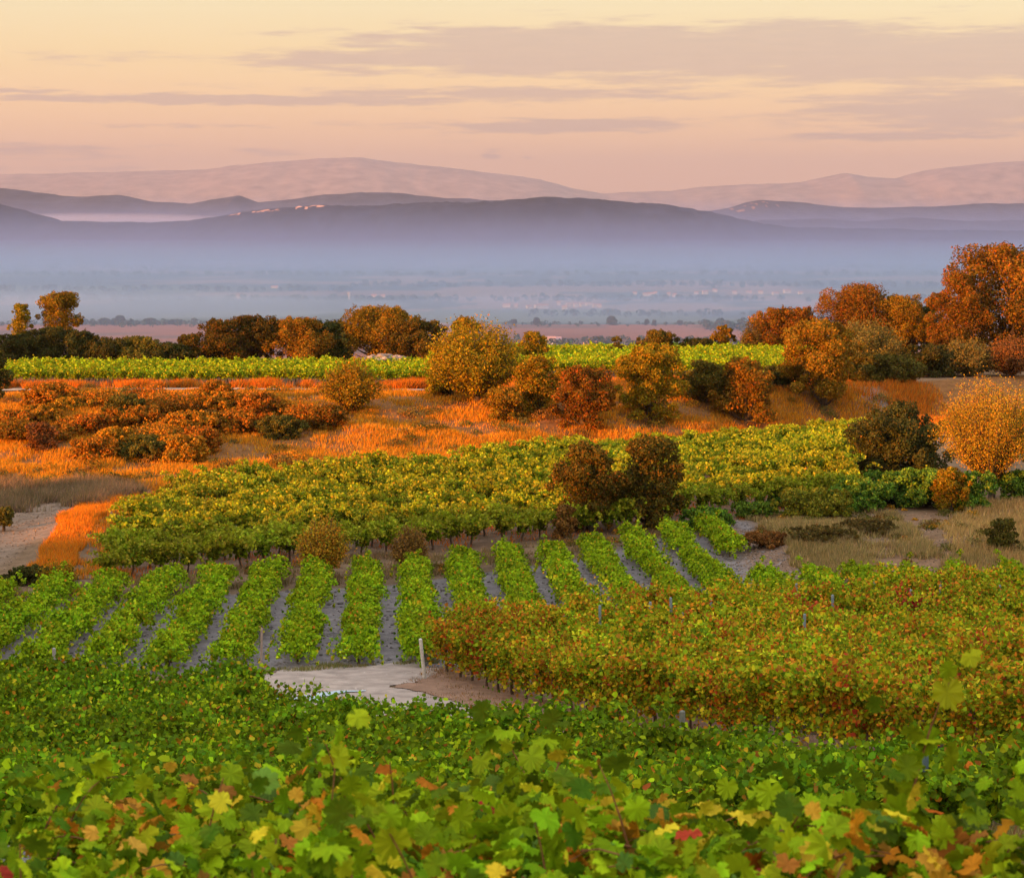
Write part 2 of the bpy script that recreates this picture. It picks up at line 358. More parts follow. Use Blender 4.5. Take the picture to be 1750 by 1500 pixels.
# ---------------------------------------------------------------- hills and mountains
def hill(name, ridge, y0, depth, colr, seed, rough=.06, cliff=None, bumps=0, var=1.2):
    px = np.arange(ridge[0][0], ridge[-1][0]+1, 2.5); py = np.interp(px, [r[0] for r in ridge], [r[1] for r in ridge])
    k = np.hanning(7); k /= k.sum(); py = np.convolve(np.pad(py, 3, 'edge'), k, 'valid') + 3.2*(fbm(px/38, px*0+seed, 5, seed+40)-.5)
    crest = (HY-py)/F*y0; vs = np.linspace(-1, 1.0, 41); base = -126.0
    U, V = np.meshgrid(px, vs); Yd = y0+V*depth; Xd = (U-CX)/F*y0
    h = (crest-base)[None, :]; prof = np.cos(V*math.pi/2)**1.3
    sp = fbm(Xd/(depth*.30), Yd/(depth*.5), 4, seed)
    Z = base + h*np.clip(prof*(1+rough*8*(sp-.5)*np.abs(V)*(1-np.abs(V))*2), 0, 1)
    Z += h*rough*(fbm(Xd/(depth*.05), Yd/(depth*.05), 4, seed+5)-.5)*.5*prof
    if bumps: Z += bumps*(vnoise(Xd/22, Yd/60, seed+8)-.3)*prof
    n, m = U.shape; idx = np.arange(n*m).reshape(n, m); f = np.stack([idx[:-1, :-1], idx[:-1, 1:], idx[1:, 1:], idx[1:, :-1]], -1).reshape(-1, 4)
    uc = .25*(U[:-1, :-1]+U[1:, 1:]+U[:-1, 1:]+U[1:, :-1]).ravel(); vc = .5*(V[:-1, :-1]+V[1:, 1:]).ravel()
    t = fbm(uc/14, vc*9, 4, seed+2); c = np.array(colr)[None]*(1-var/2+var*t)[:, None]
    if cliff:
        for (a, b, v0, v1, thr, cc) in cliff:
            sel = (uc > a) & (uc < b) & (vc > v0) & (vc < v1) & (fbm(uc/6, vc*25, 3, seed+30) > thr); c[sel] = cc
    mb = MB(); mb.add(np.stack([Xd, Yd, Z], -1).reshape(-1, 3), f, c)
    o = link(name, mb.mesh(name, M_HILL, True)); tag(o, kind='structure'); return o
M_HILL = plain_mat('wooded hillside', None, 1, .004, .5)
R1 = [(-160, 322), (-60, 336), (0, 351), (30, 358), (60, 368), (100, 378), (170, 380), (250, 381), (330, 378), (400, 367), (440, 360), (480, 356), (550, 351), (640, 352), (720, 347), (800, 346), (870, 343),
      (930, 338), (1000, 339), (1060, 345), (1130, 349), (1180, 357), (1240, 370), (1270, 377), (1300, 383), (1360, 390), (1900, 398)]
R2 = [(-160, 326), (-60, 322), (0, 322), (40, 325), (100, 335), (140, 337), (200, 333), (260, 344), (330, 348), (370, 340), (408, 335), (440, 346), (500, 341), (560, 332), (620, 328), (700, 331), (760, 338), (850, 344), (1000, 352), (1120, 362), (1200, 362), (1245, 355),
      (1275, 346), (1300, 343), (1380, 347), (1430, 354), (1500, 355), (1600, 354), (1680, 348), (1750, 347), (1900, 352)]
R3 = [(-160, 300), (0, 299), (200, 294), (350, 290), (400, 283), (470, 277), (540, 271), (620, 270), (680, 278), (740, 284), (800, 291), (850, 298), (920, 306), (980, 322), (1030, 331), (1070, 328), (1150, 326), (1200, 319),
      (1280, 315), (1370, 312), (1410, 302), (1440, 296), (1480, 302), (1530, 305), (1570, 294), (1620, 286), (1690, 279), (1750, 275), (1900, 290)]
hill('wooded_hill', R1, 9500, 1400, (.022, .026, .048), 3, .06, [(372, 560, -.22, -.09, .60, (.7, .32, .2)), (505, 562, -.17, -.06, .50, (.8, .36, .22))], 6)  # blue in the woodland base colour stands in for distance haze
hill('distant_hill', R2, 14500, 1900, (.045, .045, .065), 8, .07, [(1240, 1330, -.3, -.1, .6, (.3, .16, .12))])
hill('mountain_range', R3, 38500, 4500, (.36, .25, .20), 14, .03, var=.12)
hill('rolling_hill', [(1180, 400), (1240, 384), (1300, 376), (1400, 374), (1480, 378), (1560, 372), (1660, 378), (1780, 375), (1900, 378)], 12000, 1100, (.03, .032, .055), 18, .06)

# ---------------------------------------------------------------- plants
G = dict(green=(.21, .31, .006), dark=(.075, .14, .006), lime=(.31, .40, .008), yel=(.58, .42, .02), orn=(.62, .20, .015), red=(.42, .02, .02), brn=(.34, .13, .02), tip=(.52, .42, .03))
def shoots(n, base, spread, length, up, droop, lean=(0, 0), step=.06, arm=.0):
    """arching shoots; returns points, shoot ids, parameter along shoot"""
    L = []
    for i in range(n):
        a = rng.uniform(0, 2*math.pi); o = np.array(base)+np.array([rng.normal(0, spread[0]), rng.normal(0, spread[1]), rng.normal(0, .05)])
        d = np.array([math.cos(a)*.7+lean[0], math.sin(a)*.7+lean[1], up*rng.uniform(.5, 1.4)]); d /= np.linalg.norm(d)
        ln = length*rng.uniform(.55, 1.15); m = max(3, int(ln/step)); p = o.copy(); pts = [p.copy()]
        for k in range(m):
            p = p+d*ln/m; d = d+np.array([lean[0]*.06, lean[1]*.06, -droop*(.5+k/m)*1.6/m]); d /= np.linalg.norm(d)
            if p[2] < .12: p[2] = .12
            pts.append(p.copy())
        L.append(np.array(pts))
    return L
def vine_data(kind, k):
    """foliage mesh, wood mesh of one vine variant"""
    fol = MB(); wd = MB(); bc = (.16, .10, .065)
    if kind == 'near':
        S = shoots(32, (0, 0, .60), (.40, .26), .84, .95, 1.2, step=.07)
        tall = shoots(2, (0, 0, .85), (.3, .2), .45, 2.4, .6, step=.08)
        for s in S+tall:
            n = int(len(s)*2.6); j = rng.integers(0, len(s), n); c = s[j]+rng.normal(0, .07, (n, 3)); c[:, 2] += .02
            hue = rng.random() if len(s) > 7 or True else 1
            if any(s is q_ for q_ in tall): hue = .5+.5*hue
            if hue < .25: pal, wt = [G['orn'], G['brn'], G['yel'], (.66, .30, .03), G['green'], G['red']], [4, 3, 4, 4, 4, .6]
            elif hue < .285: pal, wt = [G['red'], (.30, .02, .03), G['orn'], G['green']], [4, 2, 2, 3]
            else: pal, wt = [G['green'], G['lime'], G['dark'], (.09, .17, .02), G['yel'], G['orn']], [5, 4, 1.8, .6, .4, .08]
            leaves(fol, c, rdir(n)*.8+[0, -.25, .75], rng.uniform(.085, .158, n), np.clip(pick(n, pal, wt, .22)*1.15, 0, .85), 'v')
            tube(wd, s, np.linspace(.006, .0025, len(s)), 4, (.30, .13, .05))
        tube(wd, [(0, 0, -.1), (.03, .02, .2), (-.02, .01, .42), (.0, 0, .65)], [.05, .045, .04, .045], 7, bc)
        for sx in (-1, 1): tube(wd, [(0, 0, .6), (sx*.2, .03, .68), (sx*.45, 0, .7)], [.035, .025, .018], 6, bc)
        return fol.mesh('foliage', M_LEAF, True), wd.mesh('canes', M_WOOD, True)
    if kind == 'low':
        S = shoots(18, (0, 0, .55), (.42, .22), .75, 1.2, 1.3) + shoots(12, (0, 0, .4), (.42, .22), .6, .5, 1.6); sz = (.075, .13); pal, wt = [(.13, .23, .006), G['lime'], G['dark'], G['yel'], G['orn'], G['brn']], [6, 2.4, 4, .35, .4, .2]; per = 2.9
        jit = .08
    if kind == 'hedge':
        S = shoots(26, (0, 0, .85), (.42, .10), .95, 1.9, 1.2); sz = (.065, .115); per = 3.2; jit = .07
        pal, wt = [(.30, .34, .012), (.20, .29, .01), G['dark'], G['yel'], G['orn'], G['brn'], (.34, .05, .02)], [6, 6, 2.6, 2.2, 2.4, .9, .4]
        if k == 5: wt = [4, 3, 1, 2, 3, 1, 1.2]
        for z in (.45, .6, .75): S += shoots(6, (0, 0, z), (.42, .1), .5, .4, 1.6)
    if kind == 'arch':
        S = shoots(2, (0, 0, .5), (.08, .36), 1.0, 1.1, 1.9, lean=(.4, -.1)) + shoots(15, (0, 0, .5), (.08, .36), .92, .9, 2.3, lean=(.18, -.1)) + shoots(13, (0, 0, .45), (.08, .38), .70, .7, 2.3, lean=(-.15, -.12)); sz = (.07, .12); per = 2.8; jit = .045
        pal, wt = [(.24, .37, .008), G['lime'], G['dark'], G['yel'], G['orn']], [6, 3.5, 1.4, .5, .12]
    if kind == 'bush':
        S = shoots(24, (0, 0, .5), (.15, .14), 1.15, 2.1, 1.7); sz = (.08, .135); per = 2.6; jit = .05
        pal, wt = [(.23, .28, .02), G['green'], G['dark'], G['tip'], (.50, .38, .03), G['orn']], [2.4, 5, 4, .8, .5, .05]
    if kind == 'terrace':
        S = shoots(26, (0, 0, .65), (.38, .12), .95, 1.6, 1.3); sz = (.10, .16); per = 2; jit = .07
        pal, wt = [(.20, .32, .015), G['green'], G['lime'], G['yel'], G['orn']], [5, 3, 3, 1.2, .05]
    for s in S:
        n = int(len(s)*per); j = rng.integers(0, len(s), n); c = s[j]+rng.normal(0, jit, (n, 3))
        cc = pick(n, pal, wt, .2)*rng.uniform(.8, 1.25)
        if kind == 'bush': tipk = (j/len(s))[:, None]; tipk = tipk**1.5; cc = cc*(.8-.2*tipk)+np.array(G['tip'])*.42*tipk  # leaf colour turns golden along the shoot to imitate sun-caught tips
        if kind == 'hedge': cc = cc*[1.25, 1.12, 1]
        if kind == 'hedge' and k == 8: cc = pick(n, [G['red'], (.50, .05, .03), G['orn'], G['green']], [4, 3, 2, 1.5])
        elif kind == 'hedge' and rng.random() < .10: cc = pick(n, [G['orn'], G['yel'], G['brn']], [3, 3, 1])
        leaves(fol, c, rdir(n)*.9+[0, -.2, .6], rng.uniform(*sz, n), np.clip(cc, 0, .8), 'p')
    h = {'low': .55, 'hedge': .85, 'arch': .5, 'bush': .55, 'terrace': .8}[kind]
    w0 = rng.normal(0, .03, (4, 2))
    tube(wd, [(0, 0, -.15), (w0[0, 0], w0[0, 1], .2*h), (w0[1, 0], w0[1, 1], .6*h), (0, 0, h)], [.05, .042, .038, .045], 6, (.12, .075, .05))
    for q in range(4):
        a = rng.uniform(0, 6.28); r = .35
        tube(wd, [(0, 0, h*.9), (math.cos(a)*r*.5, math.sin(a)*r*.3, h*1.05), (math.cos(a)*r, math.sin(a)*r*.5, h*1.25)], [.03, .02, .01], 5, (.14, .085, .05))
    return fol.mesh('foliage', M_LEAF), wd.mesh('trunk', M_WOOD, True)
def merge_copy(kind, variants, places, name, label):
    """vines past the countable ones: one mesh"""
    mb = MB(); src = []
    for fo, wd in variants:
        d = []
        for me, mi in ((fo, 0), (wd, 1)):
            v = np.empty(len(me.vertices)*3, np.float32); me.vertices.foreach_get('co', v)
            tot = np.empty(len(me.polygons), np.int32); me.polygons.foreach_get('loop_total', tot)
            li = np.empty(len(me.loops), np.int32); me.loops.foreach_get('vertex_index', li)
            cc = np.empty(len(me.polygons)*4, np.float32); me.attributes['col'].data.foreach_get('color', cc)
            st = np.concatenate([[0], np.cumsum(tot)[:-1]]); cc = cc.reshape(-1, 4)[:, :3]
            for k in np.unique(tot):
                s = tot == k; d.append((v.reshape(-1, 3), li[st[s][:, None]+np.arange(k)], cc[s], mi))
        src.append(d)
    for i, (x, y, z, rz, s) in enumerate(places):
        c, sn = math.cos(rz), math.sin(rz); R = np.array([[c, sn, 0], [-sn, c, 0], [0, 0, 1]])*s; tint = rng.uniform(.85, 1.15)
        for v, f, cc, mi in src[i % len(src)]: mb.add(v@R+np.array([x, y, z]), f, np.clip(cc*tint, 0, .9), mi)
    o = link(name, mb.mesh(name, [M_LEAF, M_WOOD])); tag(o, label, kind='stuff'); return o
ORD = ['first', 'second', 'third', 'fourth', 'fifth', 'sixth', 'seventh', 'eighth', 'ninth', 'tenth', 'eleventh', 'twelfth', 'thirteenth', 'fourteenth', 'fifteenth',
       'sixteenth', 'seventeenth', 'eighteenth', 'nineteenth', 'twentieth', 'twenty-first', 'twenty-second', 'twenty-third', 'twenty-fourth', 'twenty-fifth', 'twenty-sixth', 'twenty-seventh', 'twenty-eighth', 'twenty-ninth', 'thirtieth']
def plant_vines(name, part, variants, places, rot=None):
    """places: (x, y, rz, scale, label, group)"""
    for i, (x, y, rz, s, lab, grp) in enumerate(places):
        fo, wd = variants[rng.integers(len(variants))]
        r = empty(name, (x, y, gz(x, y)), rz, s); tag(r, lab, 'grapevine', grp)
        link('foliage', fo, r); link(part, wd, r)
def infra(x, y, m=1.5):
    return y > 0 and abs(x) < .21875*y+m

# nearest vines
near = [vine_data('near', k) for k in range(6)]
pl = []
rows = [6.3, 7.3, 8.4, 9.5, 10.6, 11.6, 12.5]
for ri, y in enumerate(rows):
    n = 0
    for x in np.arange(-6.2, 6.2, 1.12)+(.5 if ri % 2 else 0):
        xx = x+rng.normal(0, .1); yy = y+rng.normal(0, .12); p = CX+F*xx/yy
        if not infra(xx, yy, .6): continue
        if y > 9.7 and 1180 < p < 1690: continue
        if (y > 10.8 and p >= 1690) or (y > 11.8 and p < 180): continue
        pl.append((xx, yy, rng.uniform(-.5, .5)+(math.pi if rng.random() < .5 else 0), rng.uniform(1.0, 1.36)*(.92 if y < 7.5 else 1)*(.93 if p < 180 else .97 if 1180 < p < 1690 else 1),
                   f'large-leaved grapevine, {ORD[n]} from the left in the {ORD[ri]} row up the slope', 'broad-leaved vines closest to the viewer')); n += 1
plant_vines('grapevine', 'canes', near, pl)
# low green vines below the road
low = [vine_data('low', k) for k in range(6)]
def far_edge_low(px): return np.interp(px, [-100, 0, 300, 435, 450, 600, 700, 850, 1100, 1400, 1800], [68.5, 68.5, 68, 67.5, 61.5, 59.5, 58, 57, 53.5, 43, 38])
pl = []; ri = 0
for y in np.arange(26, 71, 2.35):
    any_ = False
    for x in np.arange(-17, 13, 1.2):
        xx = x+rng.normal(0, .1); yy = y+rng.normal(0, .12)+.03*x; p = CX+F*xx/yy
        if not infra(xx, yy, .8) or yy > far_edge_low(p) or (p > 1150 and yy < 30): continue
        pl.append((xx, yy, rng.uniform(-.2, .2)+(math.pi if rng.random() < .5 else 0), rng.uniform(.84, 1.25), f'low dense green grapevine in the {ORD[ri]} cross row down the slope', f'low green vines, {ORD[ri]} row')); any_ = True
    if any_: ri += 1
plant_vines('low_grapevine', 'trunk', low, pl); print('low', len(pl))
# orange-green trellised block: rows parallel to its front edge
hed = [vine_data('hedge', k) for k in range(9)]; redv = hed.pop(); rpl = []
A = np.array([-2.0, 72.8]); B = np.array([7.8, 50.0]); dr = unit(B-A); nr = np.array([-dr[1], dr[0]])
if nr[0] < 0: nr = -nr
L = np.linalg.norm(B-A); pl = []; ang = math.atan2(dr[1], dr[0]); ends = []
REDS = [(1270, 57, 'red-leaved trellised vine low in the block, in the middle of its near side'), (1372, 77, 'red-leaved trellised vine by the tallest blue-grey post'), (1556, 80, 'dark red trellised vine high in the block below a drooping green vine'), (1715, 60, 'red-leaved trellised vine by the frame edge'), (1125, 76, 'small red trellised vine at the top left of the block')]
def far_edge_hed(px): return np.interp(px, [600, 730, 1000, 1350, 1750, 1900], [77, 78, 79.5, 83, 89, 90])
for j in range(12):
    first = None
    for i in range(-40, 50):
        q = A+nr*(j*2.15)+dr*(i*1.02+rng.normal(0, .05)); p = CX+F*q[0]/q[1]
        if i < 0 and j == 0: continue
        if not infra(q[0], q[1], 1.0) or q[1] > far_edge_hed(p) or q[1] < 40: continue
        if p < 730: continue
        if j == 0 and 1540 < p < 1610: continue
        if any(abs(p-a_) < 16 and abs(q[1]-b_) < 1.3 for a_, b_, _ in REDS):
            k_ = [c_ for a_, b_, c_ in REDS if abs(p-a_) < 16 and abs(q[1]-b_) < 1.3][0]
            if k_ not in [z_[4] for z_ in rpl]: rpl.append((q[0], q[1], ang, 1.1, k_, 'red vines among the trellised ones')); continue
        pl.append((q[0], q[1], ang+rng.normal(0, .06)+(math.pi if rng.random() < .5 else 0), rng.uniform(.86, 1.28), f'tall trellised grapevine with orange and green leaves, {ORD[j]} row from the road', f'trellised vines turning orange, {ORD[j]} row'))
plant_vines('trellised_grapevine', 'trunk', hed, pl); plant_vines('trellised_grapevine', 'trunk', [redv], rpl); print('red', len(rpl)); print('hedge', len(pl))
# green rows running up the middle field
arc = [vine_data('arch', k) for k in range(7)]
pl = []; tag_rows = {}
def far_edge_arc(px): return np.interp(px, [-100, 100, 700, 960, 1050, 1240, 1260, 1900], [89.5, 92.5, 99, 104.5, 107.5, 113.5, 95, 95])
for k in range(-8, 14):
    xb = -4.95+2.0*k
    for y in np.arange(73.2 if k < -1 else 75, 114, 1.05):
        if k < -5: pass
        x = xb-.04875*(y-75)+rng.normal(0, .06); p = CX+F*x/y
        if p < -40 or p > 1790 or y > far_edge_arc(p): continue
        if (p > 780 and y < 79) or (p > 1150 and y < 83.5): continue
        if rng.random() < .03: continue
        pl.append((x, y+rng.normal(0, .1), rng.normal(0, .15), rng.uniform(.92, 1.18), k))
ks = sorted({q[4] for q in pl})
pl = [(a, b, c, d, f'bright green arching grapevine in the {ORD[ks.index(k)]} up-and-down row from the left', f'green row vines, {ORD[ks.index(k)]} row') for a, b, c, d, k in pl]
pl.sort(key=lambda q: q[1]); plant_vines('arching_grapevine', 'trunk', arc, pl[:300]); print('arch', len(pl))
merge_copy('arch', arc, [(q[0], q[1], gz(q[0], q[1]), q[2], q[3]) for q in pl[300:]], 'row_vineyard', 'far ends of the bright green vine rows by the brown headland')
# block below the bank, sunlit tips put into the leaf colour
bus = [vine_data('bush', k) for k in range(7)]
d2 = unit(np.array([19.9, 13.5])); n2 = np.array([-d2[1], d2[0]]); pts = []
for j in range(0, 26):
    for i in range(-30, 60):
        q = np.array([-17.5, 96])+n2*(j*2.4+.5)+d2*(i*1.22+.6*(j % 2))+rng.normal(0, .12, 2)
        if inpoly(q[0], q[1], UPPER) and infra(q[0], q[1]): pts.append((q[0], q[1], j))
pts.sort(key=lambda a: a[1]); ang2 = math.atan2(d2[1], d2[0])
pl = [(x, y, rng.uniform(0, 6.28), rng.uniform(.85, 1.3), f'sunlit-tipped bush grapevine in the {ORD[j]} row counted from the green rows', f'bush vines below the bank, {ORD[j]} row') for x, y, j in pts[:300]]
plant_vines('bush_grapevine', 'trunk', bus, pl); print('bush', len(pts))
merge_copy('bush', bus, [(x, y, gz(x, y), rng.uniform(0, 6.28), rng.uniform(.85, 1.3)) for x, y, j in pts[300:]], 'bush_vineyard', 'mass of yellow-green bush vines at the foot of the orange bank')
# vines on the terrace
ter = [vine_data('terrace', k) for k in range(5)]
pl = []; rest = []
for r, y in enumerate(np.arange(172.2, 186, 2.4)):
    for x in np.arange(-38, -5, 1.2):
        q = (x+rng.normal(0, .1), y+rng.normal(0, .1))
        if not infra(*q): continue
        if r == 0: pl.append((*q, rng.normal(0, .1), rng.uniform(.9, 1.1), 'upright green grapevine in the front terrace row above the orange bank', 'front row of the terrace vines'))
        else: rest.append((*q, gz(*q), rng.normal(0, .2), rng.uniform(.9, 1.1)))
for r, y in enumerate(np.arange(182, 209, 2.0)):
    for x in np.arange(-6, 27, 1.15):
        q = (x+rng.normal(0, .12), y+rng.normal(0, .15)); rest.append((*q, gz(*q), rng.normal(0, .3), rng.uniform(.85, 1.1)))
plant_vines('terrace_grapevine', 'trunk', ter, pl); merge_copy('terrace', ter, rest, 'terrace_vineyard', 'mass of light green vines covering the terrace behind the bushes')
for (px, y, s) in [(1300, 116, 1.35), (1180, 113, 1.3), (1215, 112, 1.2)]:
    pass

# ---------------------------------------------------------------- trees and bushes
PAL = {
 'oak':   ([(.060, .067, .022), (.10, .085, .022), (.15, .09, .022), (.045, .06, .022)], [3, 3, 2, 2]),
 'rust':  ([(.15, .105, .02), (.19, .115, .02), (.09, .085, .02), (.24, .095, .02)], [3, 3, 2, 1.5]),
 'dark':  ([(.035, .055, .028), (.05, .065, .03), (.06, .06, .03), (.10, .07, .02)], [3, 3, 1, .4]),
 'gold':  ([(.20, .19, .02), (.26, .21, .02), (.13, .16, .02), (.30, .18, .02)], [3, 3, 2, 1]),
 'pine':  ([(.20, .17, .02), (.14, .15, .02), (.26, .18, .02), (.07, .10, .02)], [3, 2, 2, 1]),
 'grey':  ([(.12, .12, .07), (.09, .10, .055), (.16, .12, .05)], [3, 2, 1]),
 'olive': ([(.08, .09, .03), (.06, .075, .03), (.12, .10, .03)], [3, 3, 1]),
 'leafy2':([(.11, .14, .03), (.16, .19, .03), (.20, .16, .03), (.06, .09, .02)], [3, 3, 1.5, 1]),
 'orange':([(.34, .29, .04), (.40, .30, .04), (.20, .24, .04), (.40, .22, .03)], [3, 3, 2, 1]),
 'brown': ([(.16, .09, .05), (.12, .08, .045), (.22, .12, .05)], [3, 2, 1]),
 'scrub': ([(.36, .18, .03), (.24, .14, .03), (.12, .12, .03), (.42, .18, .02)], [3, 2, 2, 1.2]),
}
for k_ in PAL: PAL[k_] = ([tuple(min(.6, q*m_) for q, m_ in zip(c_, (1.4, 1.05, .5))) for c_ in PAL[k_][0]], PAL[k_][1])
def tree(name, label, cat, px, basepy, top, width, y, pal, style='dome', trunk=.22, group=None, nl=None, leaf=.125, lean=0, seed=None, solid=1.0, zoff=0):
    x = P(px, y); zb = gz(x, y)+zoff; h = (HY-top)/F*y-zb; R = width/F*y/2*1.08
    if h < .4: print('LOW', label, h); h = .6
    t0 = empty(name, (x, y, zb)); tag(t0, label, cat, group)
    cols, wts = PAL[pal]; fol = MB(); wd = MB(); bark = (.10, .07, .05); th = h*trunk
    area = 4*math.pi*R*max(R, (h-th)/2); N = nl or int(min(34000, max(900, area*2.2/(leaf*leaf*.5))*solid))
    if style == 'broom':
        ns = int(60+30*R); tips = []
        tube(wd, [(0, 0, -.3), (.05*R, 0, th*.5), (0, 0, th)], [.06*R+.05, .05*R+.04, .04*R+.04], 8, bark)
        for i in range(ns):
            a = rng.uniform(0, 6.283); rr = math.sqrt(rng.random()); hh = th+(h-th)*((1-.42*rr**3)*rng.uniform(.62, 1.03) if width > 60 and trunk >= .2 else (1-.55*rr**2.5)*rng.uniform(.6, 1.03))
            e = np.array([math.cos(a)*rr*R, math.sin(a)*rr*R, hh]); s0 = np.array([math.cos(a)*.08*R, math.sin(a)*.08*R, th*rng.uniform(.7, 1)])
            mid = s0*.45+e*.55; mid[2] = s0[2]+(e[2]-s0[2])*.45; mid[:2] *= 1.15
            tt = np.linspace(0, 1, 7)[:, None]; c = (1-tt)**2*s0+2*tt*(1-tt)*mid+tt**2*e
            tube(wd, c, np.linspace(.018*R+.008, .006, 7), 4, bark)
            m = N//ns; u = rng.beta(2.0, 1.2, m)[:, None]; q = (1-u)**2*s0+2*u*(1-u)*mid+u**2*e
            q = q+rng.normal(0, .055*R+.05, (m, 3))*(.4+u)
            q[:, 2] = np.maximum(q[:, 2], .1)
            leaves(fol, q, rdir(m, .2), rng.uniform(.7, 1.2, m)*leaf, pick(m, cols, wts, .2)*rng.uniform(.85, 1.15))
    else:
        th = 0 if style == 'mound' else th*.55
        blobs = []
        ch = h-th; q_ = min(R, ch*.6); nb = int(np.clip(17*(R/q_)**1.6*(1+.06*R*R), 18, 52))
        for i in range(nb):
            br = q_*rng.uniform(.17, .40)*(1 if R < 4 else .8); zz = rng.uniform(-1, 1); u = rng.random()**.14; a = rng.uniform(0, 6.283)
            w_ = math.sqrt(max(0, 1-zz**2.4)) if zz > 0 else 1-(.12 if style == 'mound' else .32)*zz*zz
            w_ *= rng.uniform(.8, 1.22); rr = max(0, R-br*.8)*w_*u
            c = np.array([math.cos(a)*rr, math.sin(a)*rr, np.clip(th+ch*(.5+.5*zz), th+br*.3, h-br*.8)])
            c[0] += lean*c[2]; blobs.append((c, br))
        for i in range(int(nb*.8)):                     # sprays that break the outline
            d_ = rdir(1, .5)[0]; br = q_*rng.uniform(.09, .17); k_ = rng.uniform(.86, 1.1 if style != 'oval' else .97)
            blobs.append((np.array([d_[0]*R*k_, d_[1]*R*k_, np.clip(th+ch*(.47+.5*d_[2]*k_), th+br, h-br*.3)]), br))
        blobs.append((np.array([lean*h, 0, h-q_*.36]), q_*.36))
        m = int(N*.22); d = rdir(m); f_ = rng.uniform(.3, .72, m)[:, None]; q = np.c_[0, 0, th+ch*.47]+d*f_*[R, R, ch*.5]; q = q[q[:, 2] > .05]
        leaves(fol, q, rdir(len(q)), rng.uniform(.8, 1.3, len(q))*leaf, pick(len(q), cols, wts, .22))
        tube(wd, [(0, 0, -.4), (.04*R, 0, th*.6+.1), (0, 0, th+ch*.3)], [.075*R+.05, .06*R+.04, .04*R+.03], 8, bark)
        for c, br in blobs[:nb:2]:
            s0 = np.array([0, 0, th*.8+.1]); mid = (s0+c)/2; mid[2] -= .1*ch
            tt = np.linspace(0, 1, 5)[:, None]; cc = (1-tt)**2*s0+2*tt*(1-tt)*mid+tt**2*(c*.9)
            tube(wd, cc, np.linspace(.03*R+.01, .01, 5), 5, bark)
        wt = np.array([b[1]**2 for b in blobs]); wt /= wt.sum()
        for (c, br), wgt in zip(blobs, wt):
            m = int(N*wgt)+10; d = rdir(m, .15); rad = br*np.where(rng.random(m) < .78, rng.normal(.95, .09, m), rng.uniform(.2, .9, m))
            rad *= 1+.22*np.sin(d[:, 0]*7+c[0]*5)*np.sin(d[:, 2]*6+c[1]*3)
            q = c+d*rad[:, None]*np.array([1, 1, .85]); ok = q[:, 2] > .05; q = q[ok]; d = d[ok]; m = len(q)
            cl = pick(m, cols, wts, .22)*rng.uniform(.75, 1.25)
            leaves(fol, q, d*.8+rdir(m)*.8, rng.uniform(.7, 1.25, m)*leaf, np.clip(cl, 0, .8))
    link('crown', fol.mesh('crown', M_TREE), t0); link('trunk', wd.mesh('trunk', M_WOOD, True), t0)
    return t0

T = tree
# skyline on the left
T('pine_tree', 'small golden pine top at the left end of the tree belt', 'tree', 34, 0, 519, 40, 203, 'pine', 'oval', .5)
T('pine_tree', 'taller golden pine with a rounded crown above the dark hedge trees', 'tree', 100, 0, 500, 72, 204, 'pine', 'oval', .5)
T('evergreen_tree', 'dark blue-green tree under the taller golden pine', 'tree', 88, 0, 560, 90, 197, 'dark')
T('evergreen_tree', 'dark tree at the far left end below the small pine', 'tree', 25, 0, 572, 70, 196, 'dark')
T('evergreen_tree', 'dark blue-green bushy tree right of the golden pine', 'tree', 140, 0, 566, 60, 196, 'dark')
T('bush', 'dark grey-green shrub behind the terrace vines, left of the brown one', 'bush', 188, 0, 578, 80, 195, 'dark', 'mound')
T('bush', 'brownish-green shrub in the low part of the tree belt', 'bush', 235, 0, 576, 80, 195, 'olive', 'mound')
T('bush', 'low dark shrub with an orange top in the tree belt', 'bush', 282, 0, 586, 84, 195, 'dark', 'mound')
T('bush', 'upright brown-green shrub beside the first large oak', 'bush', 325, 0, 572, 60, 196, 'oak', 'mound')
T('oak_tree', 'round dark oak at the left end of the tall belt', 'tree', 378, 0, 546, 92, 197, 'oak', 'dome', .12)
T('oak_tree', 'oak with glowing orange leaves in the middle of its crown', 'tree', 432, 0, 541, 100, 199, 'oak', 'dome', .12)
T('oak_tree', 'rusty orange oak with a lumpy crown beside a grey neighbour', 'tree', 512, 0, 545, 104, 198, 'rust', 'dome', .1)
T('oak_tree', 'grey-green oak wedged between two orange crowns', 'tree', 562, 0, 549, 92, 200, 'dark', 'dome', .1)
T('oak_tree', 'highest wide oak with a red-orange centre above the stone pile', 'tree', 652, 0, 525, 144, 201, 'rust', 'dome', .12)
T('oak_tree', 'dark oak hugging the right flank of the highest oak', 'tree', 712, 0, 547, 90, 198, 'oak', 'dome', .12)
T('oak_tree', 'dark crown peeping over the big golden tree', 'tree', 790, 0, 541, 60, 201, 'rust', 'dome', .12)
T('tree', 'loose golden-green tree just right of the big golden one', 'tree', 912, 0, 567, 50, 192, 'pine', 'oval', .1)
T('tree', 'low golden shrub between the big golden tree and the red plain', 'tree', 872, 0, 590, 50, 191, 'gold', 'mound', .1)
T('cypress_tree', 'small pointed green conifer on the terrace skyline', 'tree', 1055, 0, 574, 22, 200, 'olive', 'oval', .05)
T('evergreen_tree', 'small dark tree on the terrace skyline beside the conifer', 'tree', 1122, 0, 564, 66, 205, 'oak', 'mound')
T('bush', 'small dark shrub on the skyline left of the orange one', 'bush', 1192, 0, 579, 60, 206, 'dark', 'mound')
T('bush', 'small round orange shrub on the skyline', 'bush', 1236, 0, 556, 42, 207, 'rust', 'mound')
T('bush', 'greyish shrub with bare twigs left of the reddish oaks', 'bush', 1288, 0, 545, 44, 206, 'grey', 'broom', .1)
